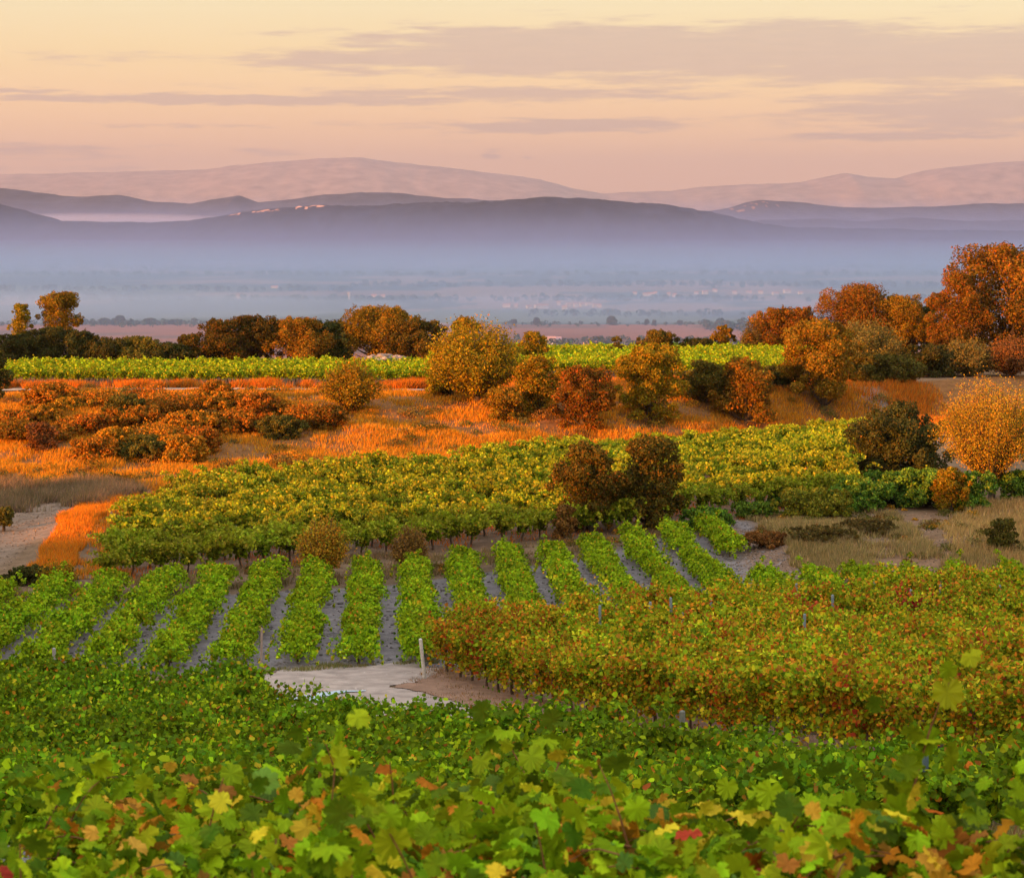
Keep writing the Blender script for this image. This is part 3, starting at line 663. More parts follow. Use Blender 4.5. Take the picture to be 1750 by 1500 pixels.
T('oak_tree', 'reddish-brown oak at the left end of the tall trees', 'tree', 1322, 0, 527, 84, 206, 'rust', 'dome', .06)
T('oak_tree', 'reddish-brown oak touching its twin on the left', 'tree', 1366, 0, 524, 76, 205, 'rust', 'dome', .06)
T('oak_tree', 'orange oak with a peaked crown behind the round bush', 'tree', 1462, 0, 487, 140, 208, 'rust', 'dome', .12)
T('oak_tree', 'orange-brown oak in the dip between two taller crowns', 'tree', 1543, 0, 506, 110, 206, 'rust', 'dome', .12)
T('oak_tree', 'dark green oak squeezed beside the biggest tree', 'tree', 1592, 0, 518, 50, 210, 'dark', 'dome', .12)
T('oak_tree', 'biggest oak of all, tall with rusty lit foliage', 'tree', 1712, 0, 421, 190, 200, 'rust', 'dome', .14, leaf=.18)
T('oak_tree', 'orange shoulder tree in front of the biggest oak', 'tree', 1640, 0, 466, 100, 196, 'rust', 'dome', .1)
T('oak_tree', 'tall dark oak cut by the frame beyond the biggest one', 'tree', 1790, 0, 445, 110, 205, 'oak', 'dome', .1)
# shrubs in front of them
T('tree', 'grey-green feathery tree with pale branches above the dark mound', 'tree', 1478, 0, 546, 130, 187, 'grey', 'broom', .12)
T('bush', 'dark shrub under the orange trees, left of the grey twigs', 'bush', 1590, 0, 590, 120, 184, 'dark', 'mound')
T('bush', 'grey twiggy shrub beneath the biggest oak', 'bush', 1655, 0, 578, 100, 184, 'grey', 'broom', .05)
T('bush', 'dull brown-grey shrub near the frame under the biggest oak', 'bush', 1728, 0, 570, 90, 184, 'brown', 'broom', .05)
T('bush', 'smooth dark green mounded shrub beside the dirt track', 'bush', 1510, 0, 604, 122, 176, 'olive', 'mound')
# on the bank crest
T('tree', 'big golden tree with wispy top standing on the bank', 'tree', 812, 0, 541, 165, 160, 'gold', 'broom', .10, leaf=.14)
T('tree', 'golden shrub at the left foot of the big golden tree', 'tree', 770, 0, 590, 74, 163, 'gold', 'mound', .1)
T('bush', 'round golden-orange bush alone at the lip of the bank', 'bush', 600, 0, 612, 104, 156, 'gold', 'broom', .05)
T('bush', 'orange bush between the big golden tree and the knobbly one', 'bush', 922, 0, 610, 84, 157, 'gold', 'mound')
T('bush', 'knobbly orange bush with a dark right side', 'bush', 995, 0, 626, 100, 154, 'rust', 'mound')
T('bush', 'tall domed orange-brown bush left of the dark shrubs', 'bush', 1112, 0, 590, 112, 158, 'gold', 'mound')
T('bush', 'dark rounded shrub between two orange bushes on the bank', 'bush', 1205, 0, 616, 84, 163, 'oak', 'mound')
T('bush', 'low rust-coloured bush with a dark cap above bright grass', 'bush', 1274, 0, 614, 100, 161, 'rust', 'mound')
T('oak_tree', 'large round rusty oak standing at the end of the bank', 'tree', 1406, 0, 545, 122, 167, 'rust', 'dome', .05)
T('bush', 'dark shrub tucked against the round rusty oak', 'bush', 1336, 0, 626, 60, 169, 'dark', 'mound')
T('bush', 'red-leaved low bush between the big golden tree and orange bush', 'bush', 862, 0, 664, 70, 155, 'rust', 'mound')
T('evergreen_tree', 'black-green tree cut by the left edge of the frame', 'tree', -12, 0, 600, 60, 160, 'dark', 'dome', .05)
# shrubs over the left bank
bank = [(20, 705, 700, 70, 150), (68, 0, 690, 60, 152), (118, 0, 676, 64, 155), (172, 0, 664, 66, 156), (150, 0, 706, 74, 148), (226, 0, 690, 80, 151), (285, 0, 672, 84, 155), (330, 0, 700, 80, 148),
        (372, 0, 668, 74, 156), (430, 0, 664, 76, 157), (470, 0, 680, 56, 154), (268, 0, 718, 80, 144), (400, 0, 700, 66, 149), (90, 0, 722, 70, 146), (340, 0, 726, 60, 143), (195, 0, 728, 60, 143)]
desc = ['at the frame edge', 'beside the frame-edge one', 'near the top of the slope', 'touching the terrace edge', 'halfway down', 'in the thick of the scrub', 'highest of the scrub', 'low in the middle of the scrub', 'near the terrace edge, third from its right end',
        'second from the right end of the scrub', 'at the right end of the scrub', 'low on the slope beside a bare patch', 'below the terrace edge ones', 'low at the left', 'lowest on the right of the scrub', 'lowest on the left of the scrub']
for (b, d) in zip(bank, desc):
    T('shrub', f'orange-brown scrub bush on the left bank, {d}', 'shrub', b[0], 0, b[2]+3, b[3]*1.25, b[4], 'scrub', random.choice(['mound', 'mound', 'broom']), .05, 'scrub bushes on the left bank', leaf=.12)
spots = ['beside the grass strip top', 'small, in bright grass', 'olive one mid-slope', 'dull one low on the slope', 'between two orange ones', 'near the lone golden bush', 'under the path', 'dark one under the terrace edge', 'brown one in the hollow', 'small one right of the hollow',
         'leafless one', 'rounded one by the foot', 'flat one on the ledge', 'low one near the vines']
for i, d in enumerate(spots):
    px = [70, 250, 130, 310, 215, 520, 440, 90, 30, 480, 250, 160, 360, 560][i]; y = [143, 141, 148, 140, 152, 152, 153, 157, 146, 148, 158, 140, 159, 150][i]
    x_ = P(px, y); hh_ = rng.uniform(.9, 1.9); top_ = HY-(gz(x_, y)+hh_)/y*F
    T('shrub', f'scrub bush scattered over the bank, {d}', 'shrub', px, 0, top_, rng.uniform(55, 95), y, random.choice(['scrub', 'olive', 'rust', 'brown', 'scrub']), random.choice(['mound', 'broom']), .05, 'scrub bushes on the left bank', leaf=.12)
# middle ground
T('oak_tree', 'left half of the dark twin oaks amid the vines, orange on its lit side', 'tree', 1008, 0, 757, 122, 112, 'oak', 'dome', .1, leaf=.11)
T('oak_tree', 'right half of the dark twin oaks amid the vines', 'tree', 1104, 0, 746, 124, 113, 'oak', 'dome', .08, leaf=.11)
T('bush', 'dull brown bush at the left foot of the twin oaks', 'bush', 966, 0, 862, 46, 109, 'brown', 'mound', leaf=.1)
T('bush', 'wispy orange bush at the near edge of the sunlit-tipped vines', 'bush', 550, 0, 874, 84, 98, 'orange', 'broom', .08, leaf=.09)
T('bush', 'small grey-brown bush near the row ends, right of the wispy orange one', 'bush', 700, 0, 892, 56, 100, 'brown', 'broom', .05, leaf=.08)
T('bush', 'dark round oak bush at the right end of the sunlit-tipped vines', 'bush', 1532, 0, 690, 160, 136, 'dark', 'mound', leaf=.12)
T('willow_tree', 'feathery bright orange tree with a forked dark trunk by the track', 'tree', 1692, 0, 640, 172, 124, 'orange', 'broom', .2, leaf=.075, nl=42000)
T('willow_tree', 'orange tree at the frame edge joined to the feathery one', 'tree', 1775, 0, 655, 90, 126, 'orange', 'broom', .2, leaf=.11)
T('small_tree', 'tiny green tree on the bare dirt at the left edge', 'tree', 6, 0, 866, 36, 112, 'olive', 'dome', .35, leaf=.09)
T('bush', 'yellow-green bush at the low end of the bright grass strip', 'bush', 98, 0, 955, 56, 95, 'gold', 'broom', .05, leaf=.08)
T('hedge', 'dark hedge bush between the dirt and the green rows, by the yellow-green bush', 'hedge', 50, 0, 968, 80, 96, 'dark', 'mound', leaf=.09)
T('hedge', 'dark hedge bush at the far left above the green rows', 'hedge', -10, 0, 985, 60, 92, 'dark', 'mound', leaf=.09)
T('bush', 'flat green-brown bush on the mound between two tracks', 'bush', 1395, 0, 836, 130, 116, 'leafy2', 'mound', leaf=.1)
T('bush', 'dark low shrub on the mound, nearest the green vines', 'bush', 1405, 0, 915, 100, 104, 'grey', 'mound', leaf=.09)
T('bush', 'dark low shrub spreading over the dry mound, upper one', 'bush', 1480, 0, 903, 100, 107, 'grey', 'mound', leaf=.09)
T('bush', 'brownish shrub at the left toe of the mound by the grey track', 'bush', 1310, 0, 910, 80, 105, 'brown', 'mound', leaf=.09)
T('bush', 'small grey-green tuft bush in the dry grass on the right', 'bush', 1712, 0, 886, 54, 101, 'olive', 'mound', leaf=.08)
T('bush', 'orange-yellow leafy bush among the green vines by the round oak bush', 'bush', 1625, 0, 800, 60, 119, 'gold', 'mound', leaf=.1)
G2 = [((.10, .19, .02), (.16, .26, .02), (.05, .12, .02), (.30, .30, .03)), (3, 3, 1.5, .6)]; PAL['leafy'] = G2
T('leafy_bush', 'bright green leafy bush at the end of the green rows by the grey track', 'bush', 1208, 0, 868, 80, 113, 'leafy', 'mound', leaf=.12)
T('leafy_bush', 'bright green leafy bush on the far side of the grey track', 'bush', 1292, 0, 858, 76, 117, 'leafy', 'mound', leaf=.12)
for i, (px, top, wd_, y, d) in enumerate([(1468, 818, 90, 120, 'left end'), (1520, 804, 100, 122, 'second from the left'), (1578, 802, 100, 121, 'third from the left'), (1655, 806, 84, 120, 'next to the orange trunk'), (1742, 806, 70, 124, 'beyond the orange trunk'), (1430, 838, 60, 117, 'low one nearest the mound'), (1345, 840, 60, 121, 'by the trunks of the sunlit-tipped vines')]):
    T('leafy_bush', f'green sprawling vine bush below the round oak bush, {d}', 'bush', px, 0, top, wd_, y, 'leafy', 'mound', group='sprawling vines by the track', leaf=.12)
# far trees along the edge of the red plateau
for i, (px, hh, wd_, d) in enumerate([(1046, 12, 16, 'the largest lone one'), (1105, 7, 8, 'small, right of the lone one'), (1118, 6, 6, 'tiny twin'), (1162, 5, 8, 'tiny one further right'), (917, 10, 10, 'by the pale buildings'), (878, 7, 10, 'near the golden tree'),
                                      (205, 13, 16, 'beside the golden pine'), (178, 9, 18, 'low round one'), (515, 11, 12, 'left end of a thick row'), (530, 10, 10, 'second in a thick row'), (500, 8, 10, 'pale one'), (256, 9, 20, 'broad one'), (300, 7, 26, 'low and wide'), (648, 8, 14, 'above the oaks')]):
    y = 2870.0
    T('distant_tree', f'tiny hazy dark tree on the red plateau rim, {d}', 'tree', px, 0, 553-hh, wd_, y, 'dark', 'dome', .1, 'hazy trees on the plateau rim', nl=700, leaf=1.6)

# ---------------------------------------------------------------- far tree masses and villages
def far_wood(name, label, spans, seed):
    mb = MB()
    for (px0, px1, y, n, h) in spans:
        x = (rng.uniform(px0, px1, n)-CX)/F*y; yy = y+rng.normal(0, y*.012, n); z = ground(x, yy)
        hh = h*rng.uniform(.5, 1.2, n)
        for k in range(26):
            d = rdir(n, .3); c = np.c_[x, yy, z+hh*.5]+d*np.c_[hh*.6, hh*.6, hh*.5]
            leaves(mb, c, d+rdir(n)*.5, hh*.45, pick(n, [(.03, .05, .03), (.06, .05, .03), (.04, .06, .03)], [1, 1, 1]))
    o = link(name, mb.mesh(name, M_TREE)); tag(o, label, kind='stuff')
far_wood('rim_treeline', 'hazy line of small trees along the rim of the red plateau',
         [(120, 345, 2860, 90, 6), (340, 470, 2860, 46, 5), (495, 700, 2865, 110, 7), (860, 1300, 2880, 80, 4), (1200, 1400, 2750, 90, 9), (880, 1300, 2450, 90, 5), (0, 120, 2860, 40, 6), (940, 1290, 2330, 50, 7)], 1)
far_wood('plain_woodland', 'long dim lines of trees across the misty plain',
         [(-60, 1800, 4200, 260, 9), (-60, 600, 4800, 120, 10), (600, 1800, 5200, 240, 10), (-60, 1800, 6300, 260, 11), (-60, 1800, 7300, 260, 12), (900, 1800, 3500, 120, 8), (-60, 1800, 8200, 200, 14)], 2)
def house(px, y, wd_, dp, ht, wall, roof, rz, label, group, name='house'):
    x = P(px, y); r = empty(name, (x, y, gz(x, y)-.5), rz); tag(r, label, 'house', group)
    mb = MB(); box(mb, (0, 0, ht/2), (wd_, dp, ht), wall)
    for k in range(max(2, int(wd_/5))):
        pass
    link('wall', mb.mesh('wall', M_WALL), r)
    wn = MB(); nw = max(2, int(wd_/4))
    for k in range(nw): box(wn, (-wd_/2+(k+.5)*wd_/nw, -dp/2, ht*.6), (1.2, .12, 1.4), (.05, .05, .06))
    link('window', wn.mesh('window', M_WALL), r)
    rf = MB(); hx, hy = wd_/2+.5, dp/2+.5; v = [(-hx, -hy, ht), (hx, -hy, ht), (hx, hy, ht), (-hx, hy, ht), (-hx, 0, ht+dp*.28), (hx, 0, ht+dp*.28)]
    rf.add(v, [[0, 1, 5, 4], [3, 4, 5, 2]], roof); rf.add(v, [[0, 4, 3], [1, 2, 5]], wall)
    link('roof', rf.mesh('roof', M_WALL), r)
W = (.52, .48, .47); RF = (.45, .20, .14)
house(937, 2350, 14, 9, 8, (.80, .78, .78), (.55, .3, .25), .1, 'long pale farm building on the red plateau, the left and whiter one', None, 'farm_building')
house(952, 2360, 8, 9, 7, (.70, .68, .72), (.5, .3, .3), .1, 'pale grey farm building touching the whiter one', None, 'farm_building')
house(1005, 2330, 8, 7, 4, (.80, .45, .30), RF, .2, 'little orange-walled house on the red plateau', None)
house(1025, 2340, 9, 7, 4, (.75, .55, .5), RF, -.2, 'little pink house on the red plateau near the orange one', None)
house(1180, 2340, 16, 8, 4, (.75, .6, .6), RF, 0, 'low pink house on the plateau under the skyline shrubs', None)
vg = [('village left of centre on the misty plain', [(866, 3820, 20), (904, 3780, 12), (925, 3790, 34), (882, 3860, 10), (965, 3760, 11), (955, 3900, 12), (972, 3930, 14), (984, 3880, 12), (995, 3900, 12), (1006, 3920, 14), (1016, 3890, 10), (1024, 3860, 14)]),
      ('village right of centre on the misty plain', [(1085, 4550, 12), (1104, 4420, 20), (1112, 4460, 22), (1120, 4500, 14), (1143, 4450, 10), (1153, 4420, 12), (1190, 4600, 14), (1205, 4620, 14), (1222, 4650, 12), (1255, 4600, 14), (1280, 4620, 18), (1300, 4640, 14), (1325, 4560, 16), (1345, 4600, 18), (1368, 4590, 14)]),
      ('scattered farms on the left of the plain', [(410, 4300, 14), (640, 4400, 14), (655, 4350, 10), (470, 5000, 20)])]
for gname, L_ in vg:
    for (px, y, s) in L_:
        house(px, y+rng.normal(0, 30), s*rng.uniform(.5, .8), 9, rng.uniform(3.5, 6), W, RF, rng.uniform(-.4, .4), f'tiny pale house in the {gname}', gname)
tw = empty('water_tower', (P(597, 4250), 4250, gz(P(597, 4250), 4250))); tag(tw, 'tiny pale water tower alone on the misty plain', 'tower')
mb = MB(); tube(mb, [(0, 0, -1), (0, 0, 5), (0, 0, 9)], [2.2, 1.8, 2.0], 12, W); link('shaft', mb.mesh('shaft', M_WALL), tw)
mb = MB(); tube(mb, [(0, 0, 9), (0, 0, 10.5), (0, 0, 13), (0, 0, 14)], [2.0, 3.6, 3.8, .8], 12, W); link('tank', mb.mesh('tank', M_WALL), tw)

# ---------------------------------------------------------------- dry grass (stuff)
def grass(name, label, poly, n, h, pal, wts, wdt=.05, clump=2.2, dens=None, lean=.32, lo=0.0, edge=2.0):
    p = np.array(poly); x0, y0 = p.min(0)-1; x1, y1 = p.max(0)+1; xs = []; tot = 0
    while tot < n:
        x = rng.uniform(x0, x1, n); y = rng.uniform(y0, y1, n)
        ok = inpoly(x+(fbm(x*.5, y*.5, 3, 61)-.5)*edge, y+(fbm(x*.5, y*.5, 3, 67)-.5)*edge*2, poly) & (rng.random(n) < lo+(1-lo)*sstep(.36, .62, fbm(x/clump, y/clump, 3, 44)))
        if dens is not None: ok &= rng.random(n) < dens(x, y)
        xs.append(np.c_[x[ok], y[ok]]); tot += ok.sum()
    q = np.concatenate(xs)[:n]; x, y = q.T; z = ground(x, y)-.03
    hh = h*rng.uniform(.45, 1.25, n)*(.55+.9*fbm(x/clump, y/clump, 3, 44)); a = rng.uniform(0, math.pi, n)
    dx = np.cos(a)*wdt/2; dy = np.sin(a)*wdt/2; lx = rng.normal(.1, lean, n)*hh; ly = rng.normal(0, lean, n)*hh
    b = np.c_[x, y, z]; v = np.stack([b-np.c_[dx, dy, 0*dx], b+np.c_[dx, dy, 0*dx], b+np.c_[lx, ly, hh]], 1)
    mb = MB(); mb.add(v.reshape(-1, 3), np.arange(3*n).reshape(-1, 3), pick(n, pal, wts, .25))
    o = link(name, mb.mesh(name, M_GRASS)); tag(o, label, kind='stuff'); return o
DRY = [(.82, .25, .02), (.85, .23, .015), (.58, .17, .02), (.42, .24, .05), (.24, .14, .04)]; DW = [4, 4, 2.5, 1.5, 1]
bankpoly = [(-36, 129), (-17.5, 129), (-6, 138), (6.5, 147.5), (23.5, 161.5), (30, 164), (30, 172), (23.5, 170.5), (6.5, 164), (-6, 165), (-17, 168), (-42, 166)]
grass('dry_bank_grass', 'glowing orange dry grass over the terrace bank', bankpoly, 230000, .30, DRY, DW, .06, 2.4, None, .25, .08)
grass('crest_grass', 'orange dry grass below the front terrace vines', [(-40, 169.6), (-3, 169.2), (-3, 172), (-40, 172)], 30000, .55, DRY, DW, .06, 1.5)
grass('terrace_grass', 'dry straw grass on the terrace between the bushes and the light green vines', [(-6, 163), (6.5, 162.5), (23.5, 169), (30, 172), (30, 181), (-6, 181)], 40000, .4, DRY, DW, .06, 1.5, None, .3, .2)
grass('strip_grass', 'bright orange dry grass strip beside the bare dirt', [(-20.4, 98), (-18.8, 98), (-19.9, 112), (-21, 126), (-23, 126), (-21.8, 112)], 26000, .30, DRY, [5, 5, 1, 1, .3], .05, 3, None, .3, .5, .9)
grass('rough_grass', 'patchy orange grass between the strip and the sunlit-tipped vines', [(-19, 97), (-16.4, 98), (-18.0, 128), (-22, 130), (-19.8, 112)], 8000, .3, DRY, DW, .05, .9)
grass('shade_toned_grass', 'tall grass at the left foot of the bank, coloured dull brown as if shaded', [(-32, 118), (-22, 119), (-19, 129), (-22, 131), (-34, 131)], 30000, .55, [(.28, .18, .11), (.22, .14, .10), (.36, .22, .12), (.16, .13, .07)], [3, 3, 2, 1], .05, 2)  # brown blade colours imitate the local shade on this grass
grass('vine_row_grass', 'sparse dry grass on the soil among the sunlit-tipped vines', [(-18, 95.5), (2.4, 109), (10, 116), (19, 121.5), (24.5, 160), (-18.5, 126)], 20000, .22, DRY, DW, .05, 1.2)
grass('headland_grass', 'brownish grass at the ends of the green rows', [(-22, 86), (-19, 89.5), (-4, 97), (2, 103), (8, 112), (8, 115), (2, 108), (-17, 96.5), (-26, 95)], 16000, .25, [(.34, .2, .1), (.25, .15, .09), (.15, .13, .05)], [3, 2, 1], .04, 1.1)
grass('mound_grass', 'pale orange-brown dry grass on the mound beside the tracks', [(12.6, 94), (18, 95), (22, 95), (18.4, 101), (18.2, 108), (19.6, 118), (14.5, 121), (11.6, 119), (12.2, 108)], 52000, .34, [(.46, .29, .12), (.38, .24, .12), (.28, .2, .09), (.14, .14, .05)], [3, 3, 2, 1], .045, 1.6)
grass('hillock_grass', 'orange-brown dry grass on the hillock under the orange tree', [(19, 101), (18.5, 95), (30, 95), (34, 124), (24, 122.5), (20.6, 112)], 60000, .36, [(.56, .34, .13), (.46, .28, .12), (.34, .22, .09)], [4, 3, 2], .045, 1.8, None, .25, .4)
grass('verge_grass', 'reddish-brown leaf litter grass at the foot of the trellised vines', [(-3.4, 69.7), (-2.5, 73.2), (-.5, 73), (8.8, 50), (6.5, 48), (2.5, 54), (.2, 60), (-.4, 64), (-1.8, 67.2)], 14000, .12, [(.36, .16, .08), (.28, .14, .08), (.42, .24, .12)], [3, 2, 1], .04, .8, None, .4, .3)
grass('road_verge_grass', 'sparse green-brown grass between the road and the green rows', [(-9.5, 71.5), (-6.2, 74.3), (-2.6, 75.6), (-2.6, 74.7), (-6, 73.2), (-9, 70.4)], 3500, .14, [(.16, .17, .05), (.3, .22, .1)], [2, 2], .03, .8)
grass('near_field_grass', 'dry grass showing between nearest vines and low green vines', [(.5, 10), (4.5, 10), (8.5, 32), (2, 32)], 60000, .3, [(.2, .22, .06), (.36, .26, .12), (.3, .12, .05)], [2, 2, 1], .012, .5, None, .3, .4)
grass('track_side_grass', 'glowing orange grass on both sides of the dirt ramp', [(26.6, 172), (33, 158), (36, 160), (31, 176)], 9000, .5, DRY, DW, .06, 1.5, None, .25, .3)

def undergrowth(name, label, poly, n, pal, rmin, rmax, leaf):
    p = np.array(poly); mb = MB(); k = 0
    while k < n:
        x, y = rng.uniform(p[:, 0].min(), p[:, 0].max()), rng.uniform(p[:, 1].min(), p[:, 1].max())
        if not inpoly(np.array([x]), np.array([y]), poly)[0] or fbm(x/5, y/5, 3, 77) < .45: continue
        k += 1; R_ = rng.uniform(rmin, rmax); m = int(520*R_*R_/(leaf/.1)**2)+40; d = rdir(m); d[:, 2] = np.abs(d[:, 2])
        c = d*np.array([R_, R_, R_*.8])*rng.uniform(.6, 1.05, (m, 1))+[x, y, gz(x, y)]
        cl, wt_ = PAL[pal[rng.integers(len(pal))]]; leaves(mb, c, d+rdir(m)*.8, rng.uniform(.7, 1.2, m)*leaf, pick(m, cl, wt_)*rng.uniform(.7, 1.2))
    o = link(name, mb.mesh(name, M_TREE)); tag(o, label, kind='stuff')
undergrowth('bank_undergrowth', 'low brown and olive undergrowth dotted over the orange bank', bankpoly, 240, ['scrub', 'brown', 'olive', 'rust', 'grey'], .3, .85, .11)
undergrowth('track_undergrowth', 'small weeds and low undergrowth by the tracks at the mound', [(11.5, 95), (30, 95), (33, 121), (20, 122), (11.5, 119)], 130, ['olive', 'brown', 'grey', 'scrub'], .15, .5, .08)
undergrowth('headland_undergrowth', 'weeds between the green rows and the sunlit-tipped vines', [(-24, 86), (-19, 89.5), (-4, 97), (2, 103), (8, 112), (8, 115), (2, 109), (-17, 97), (-26, 95)], 90, ['olive', 'brown', 'scrub'], .12, .4, .07)
def clods(name, label, polys, n, colr, smin, smax):
    O = np.array([[1, 0, 0], [0, 1, 0], [-1, 0, 0], [0, -1, 0], [0, 0, .7], [0, 0, -.7]]); T8 = np.array([[0, 1, 4], [1, 2, 4], [2, 3, 4], [3, 0, 4], [1, 0, 5], [2, 1, 5], [3, 2, 5], [0, 3, 5]])
    mb = MB()
    for poly in polys:
        p = np.array(poly); x = rng.uniform(p[:, 0].min(), p[:, 0].max(), n*2); y = rng.uniform(p[:, 1].min(), p[:, 1].max(), n*2); ok = inpoly(x, y, poly) & (rng.random(n*2) < fbm(x*.8, y*.8, 3, 5)); x, y = x[ok], y[ok]
        sz = rng.uniform(smin, smax, len(x))**1.0; c = np.c_[x, y, ground(x, y)+sz*.3]
        v = c[:, None]+(O[None]+rng.normal(0, .25, (len(x), 6, 3)))*sz[:, None, None]
        f = (np.arange(len(x))[:, None, None]*6+T8[None]).reshape(-1, 3)
        mb.add(v.reshape(-1, 3), f, np.repeat(np.array(colr)[None]*rng.uniform(.6, 1.5, (len(x), 1)), 8, axis=0))
    o = link(name, mb.mesh(name, M_WALL)); tag(o, label, kind='stuff')
clods('soil_clods', 'clods and stones on the grey soil between the green rows', [GREEN], 16000, (.24, .20, .18), .025, .09)
clods('track_gravel', 'stones and clods on the bare tracks at both sides', [[(10, 93), (12.4, 98), (12, 108), (8.6, 122), (7.5, 118), (8.6, 110)], [(16.5, 96), (26, 96), (26, 121), (18.4, 117)], [(-30, 96), (-21.5, 96), (-22.5, 122), (-30, 122)]], 2200, (.25, .17, .115), .02, .06)
clods('road_gravel', 'stones and grit on the pale road', [ROAD], 1500, (.5, .42, .35), .015, .05)
# leaf litter / clods on the verge
def sheet_verge():
    sheet('verge_path', [(-3.4, 69.7), (-2.5, 73.2), (-.5, 74), (9.5, 50), (6.5, 48), (2.5, 54), (.2, 60), (-.4, 64), (-1.8, 67.2)], (.33, .19, .12), M_ROAD, .05, .08)
sheet_verge()

# ---------------------------------------------------------------- posts, stones
def post(name, px, y, h, w_, colr, label, tilt=(0, 0), group='posts of the vine trellis', r=.0):
    x = P(px, y); t0 = empty(name, (x, y, gz(x, y))); t0.rotation_euler = (tilt[0], tilt[1], rng.uniform(0, 1)); tag(t0, label, 'post', group)
    mb = MB(); n = 8; tube(mb, [(0, 0, -.3), (0, 0, h*.5), (0, 0, h)], [w_/2, w_/2*.97, w_/2*.92], n, colr); link('shaft', mb.mesh('shaft', M_POST), t0)
    mb = MB(); tube(mb, [(0, 0, h), (0, 0, h+.02), (0, 0, h+.035)], [w_/2*.92, w_/2*.8, w_/2*.4], n, np.array(colr)*1.15); link('post_cap', mb.mesh('post_cap', M_POST), t0)
BL = (.24, .28, .30); GYc = (.34, .32, .30)
for px, top, y, d in [(1362, 998, 80, 'the tallest, standing by the right end of the green rows'), (1424, 1018, 79, 'just right of the tallest one'), (1149, 1022, 77, 'behind the orange tops, below the grey soil strip'), (1219, 1026, 78, 'left of the one with a red vine'),
                      (1161, 1048, 75, 'short, second of the left pair'), (1293, 1042, 76, 'beside the reddish vine tops'), (1372, 1050, 72, 'low in the orange leaves below the tallest'), (1558, 1008, 81, 'under a drooping green vine'),
                      (1606, 994, 82, 'between two drooping green vines'), (1702, 1000, 82, 'furthest right'), (1493, 992, 85, 'thin and pale behind the orange leaves'), (1026, 1036, 76, 'at the left end, by yellow leaves'), (1110, 1030, 77, 'left of the grey soil strip')]:
    h = (HY-top)/F*y-gz(P(px, y), y); post('trellis_post', px, y, max(.8, h), .10, BL, f'blue-grey vineyard post, {d}', (rng.normal(0, .03), rng.normal(0, .04)))
post('end_post', 446, 73.5, 1.3, .08, (.36, .27, .22), 'slim brown end post standing before a green row', (0, .02), None)
post('end_post', 95, 72.3, .85, .12, GYc, 'short grey end post at the foot of the leftmost green rows', (0, -.08), None)
post('leaning_post', 726, 71.5, 1.25, .12, (.62, .56, .48), 'pale leaning post at the corner of the road', (0, -.12), None)
post('marker_post', 1166, 48.5, 1.35, .13, (.20, .20, .16), 'stout grey marker post among the low green vines', (0, 0), None)
post('marker_post', 1581, 35.5, 1.15, .11, (.12, .16, .18), 'bluish marker post half hidden in the low green vines', (0, 0), None)
def rock(mb, c, r, colr):
    n, m = 7, 10; th = np.linspace(.05, math.pi-.05, n); ph = np.arange(m)*2*math.pi/m; T_, Pp = np.meshgrid(th, ph, indexing='ij')
    rr = r*(1+rng.normal(0, .10, T_.shape)); v = np.stack([rr*np.sin(T_)*np.cos(Pp), rr*np.sin(T_)*np.sin(Pp), .65*rr*np.cos(T_)], -1)+np.array(c)
    i = np.arange(n-1)[:, None]*m; j = np.arange(m)[None, :]; k = (j+1) % m
    f = np.stack([i+j, i+m+j, i+m+k, i+k], -1).reshape(-1, 4); mb.add(v.reshape(-1, 3), f, colr)
mb = MB(); x0, y0 = P(658, 187), 187
for i in range(150):
    dx = rng.normal(0, 1.6); dy = rng.normal(0, .8); hz = max(0, 1.35*(1-(dx/3.6)**2-(dy/2)**2))*rng.uniform(.6, 1)+.1
    rock(mb, (dx, dy, hz+.1), rng.uniform(.14, .32), np.array((.34, .28, .25))*rng.uniform(.6, 1.3))
mb2 = mb; o = link('stone_heap', mb2.mesh('stone_heap', M_ROCK)); o.location = (x0, y0, gz(x0, y0)); tag(o, 'heap of grey field stones below the highest oak', 'stone heap')
mb = MB(); rock(mb, (0, 0, .15), .34, (.22, .20, .20)); o = link('field_stone', mb.mesh('field_stone', M_ROCK)); o.location = (P(50, 15.6), 15.6, gz(P(50, 15.6), 15.6)+.55); tag(o, 'grey boulder beside the nearest vines at the left', 'stone')

# ---------------------------------------------------------------- haze and valley mist
def vol(name, label, verts_mesh, colr, dens, aniso):
    m, t = mat(name); out = t.add('ShaderNodeOutputMaterial'); v = t.add('ShaderNodeVolumePrincipled')
    v.inputs['Color'].default_value = (*colr, 1); v.inputs['Density'].default_value = dens; v.inputs['Anisotropy'].default_value = aniso
    t.l.new(v.outputs[0], out.inputs['Volume']); verts_mesh.materials.clear(); verts_mesh.materials.append(m)
    o = link(name, verts_mesh); tag(o, label, kind='stuff'); return o
def boxmesh(name, x0, x1, y0, y1, z0, z1):
    mb = MB(); box(mb, ((x0+x1)/2, (y0+y1)/2, (z0+z1)/2), (x1-x0, y1-y0, z1-z0)); return mb.mesh(name, M_WALL)
vol('haze', 'thin bluish air haze over the whole view', boxmesh('haze', -37000, 37000, -9500, 46000, -145, 1300), (.56, .51, .64), 3.7e-5, .5)
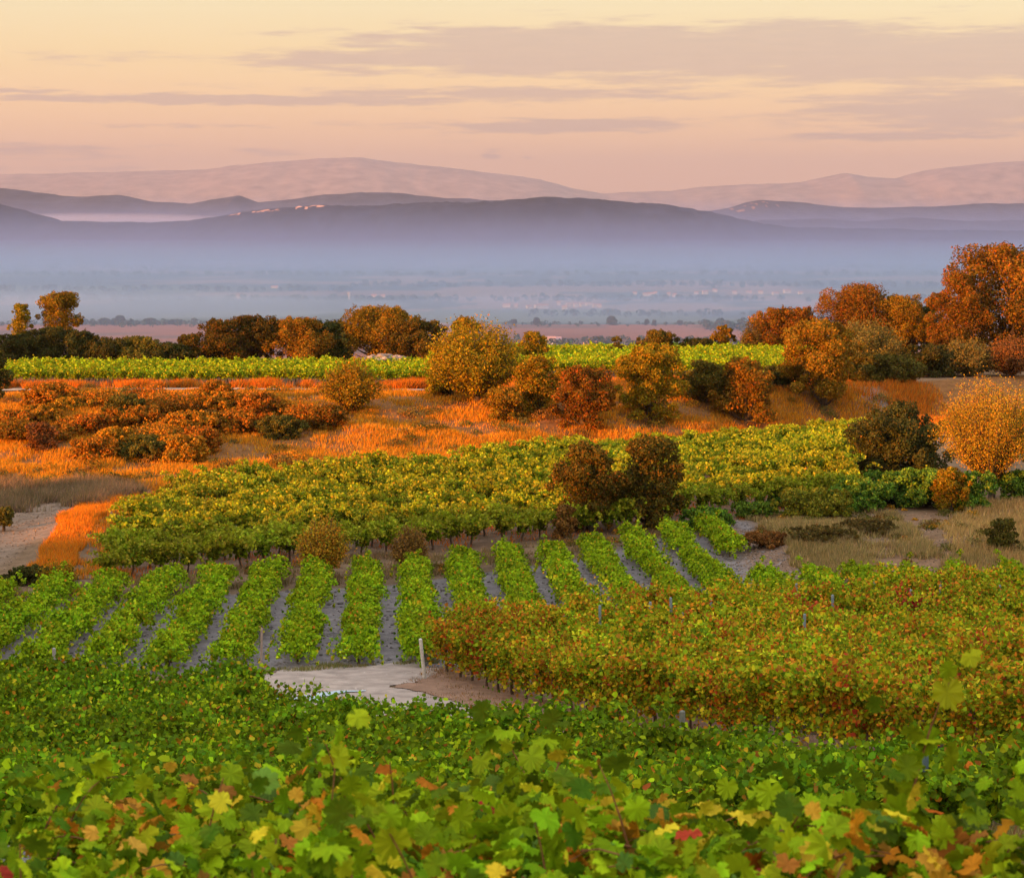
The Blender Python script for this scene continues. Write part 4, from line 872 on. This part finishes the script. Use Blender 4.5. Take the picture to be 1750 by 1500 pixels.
def lens(name, cx, cy_, cz, rx, ry, rz):
    n, m = 25, 48; u = np.linspace(-1, 1, n); ph = np.arange(m)*2*math.pi/m; U, Pp = np.meshgrid(u, ph, indexing='ij')
    wv = 1+.10*np.sin(Pp*3+1)+.06*np.sin(Pp*7); k_ = np.maximum(1-np.abs(U), .0006)      # thins out smoothly upwards
    v = np.stack([cx+rx*np.cos(Pp)*wv*k_**.35, cy_+ry*np.sin(Pp)*wv*k_**1.7, cz+rz*U], -1)
    i = np.arange(n-1)[:, None]*m; j = np.arange(m)[None, :]; k = (j+1) % m
    mb = MB(); mb.add(v.reshape(-1, 3), np.stack([i+j, i+k, i+m+k, i+m+j], -1).reshape(-1, 4))
    mb.add(v[0], np.arange(m)[::-1][None]); mb.add(v[-1], np.arange(m)[None]); return mb.mesh(name, M_WALL, True)
MC = (.38, .60, 1.0)
for y1_, z1_, lab_ in ((7900, -46, 'topmost and widest sheet of'), (7200, -60, 'middle sheet of'), (6300, -76, 'lowest sheet of')):
    vol('valley_mist', lab_+' blue mist over the wide plain', boxmesh('valley_mist', -9000-y1_*.1, 9000+y1_*.1, 1900-z1_, y1_, -140+z1_*.1, z1_), MC, 1.55e-4, .4)
vol('mist_bank', 'pale mist band along the foot of the wooded hill', lens('mist_bank', 0, 7700, -104, 16000, 1500, 200), (.40, .54, 1.0), 6.0e-4, .3)
vol('mist_bank', 'bluish veil between the wooded hill and the hills behind it', lens('mist_bank', 0, 12000, -60, 20000, 1500, 230), (.42, .5, .95), 3.5e-4, .3)
vol('mist_bank', 'white mist patch lying beyond the plateau rim at the left', lens('mist_bank', P(150, 3500), 3500, -122, 430, 520, 36), (.62, .78, 1.0), 1.3e-3, .2)
vol('mist_bank', 'faint mist patch beyond the plateau rim at the right', lens('mist_bank', P(1050, 3500), 3500, -124, 430, 520, 30), (.5, .66, 1.0), 8e-4, .2)
vol('mist_bank', 'white mist filling the valley between the left hills', lens('mist_bank', P(180, 12000), 12000, 28, 620, 700, 40), (.72, .66, .78), 2.4e-3, .2)
print('objects', len(bpy.data.objects))
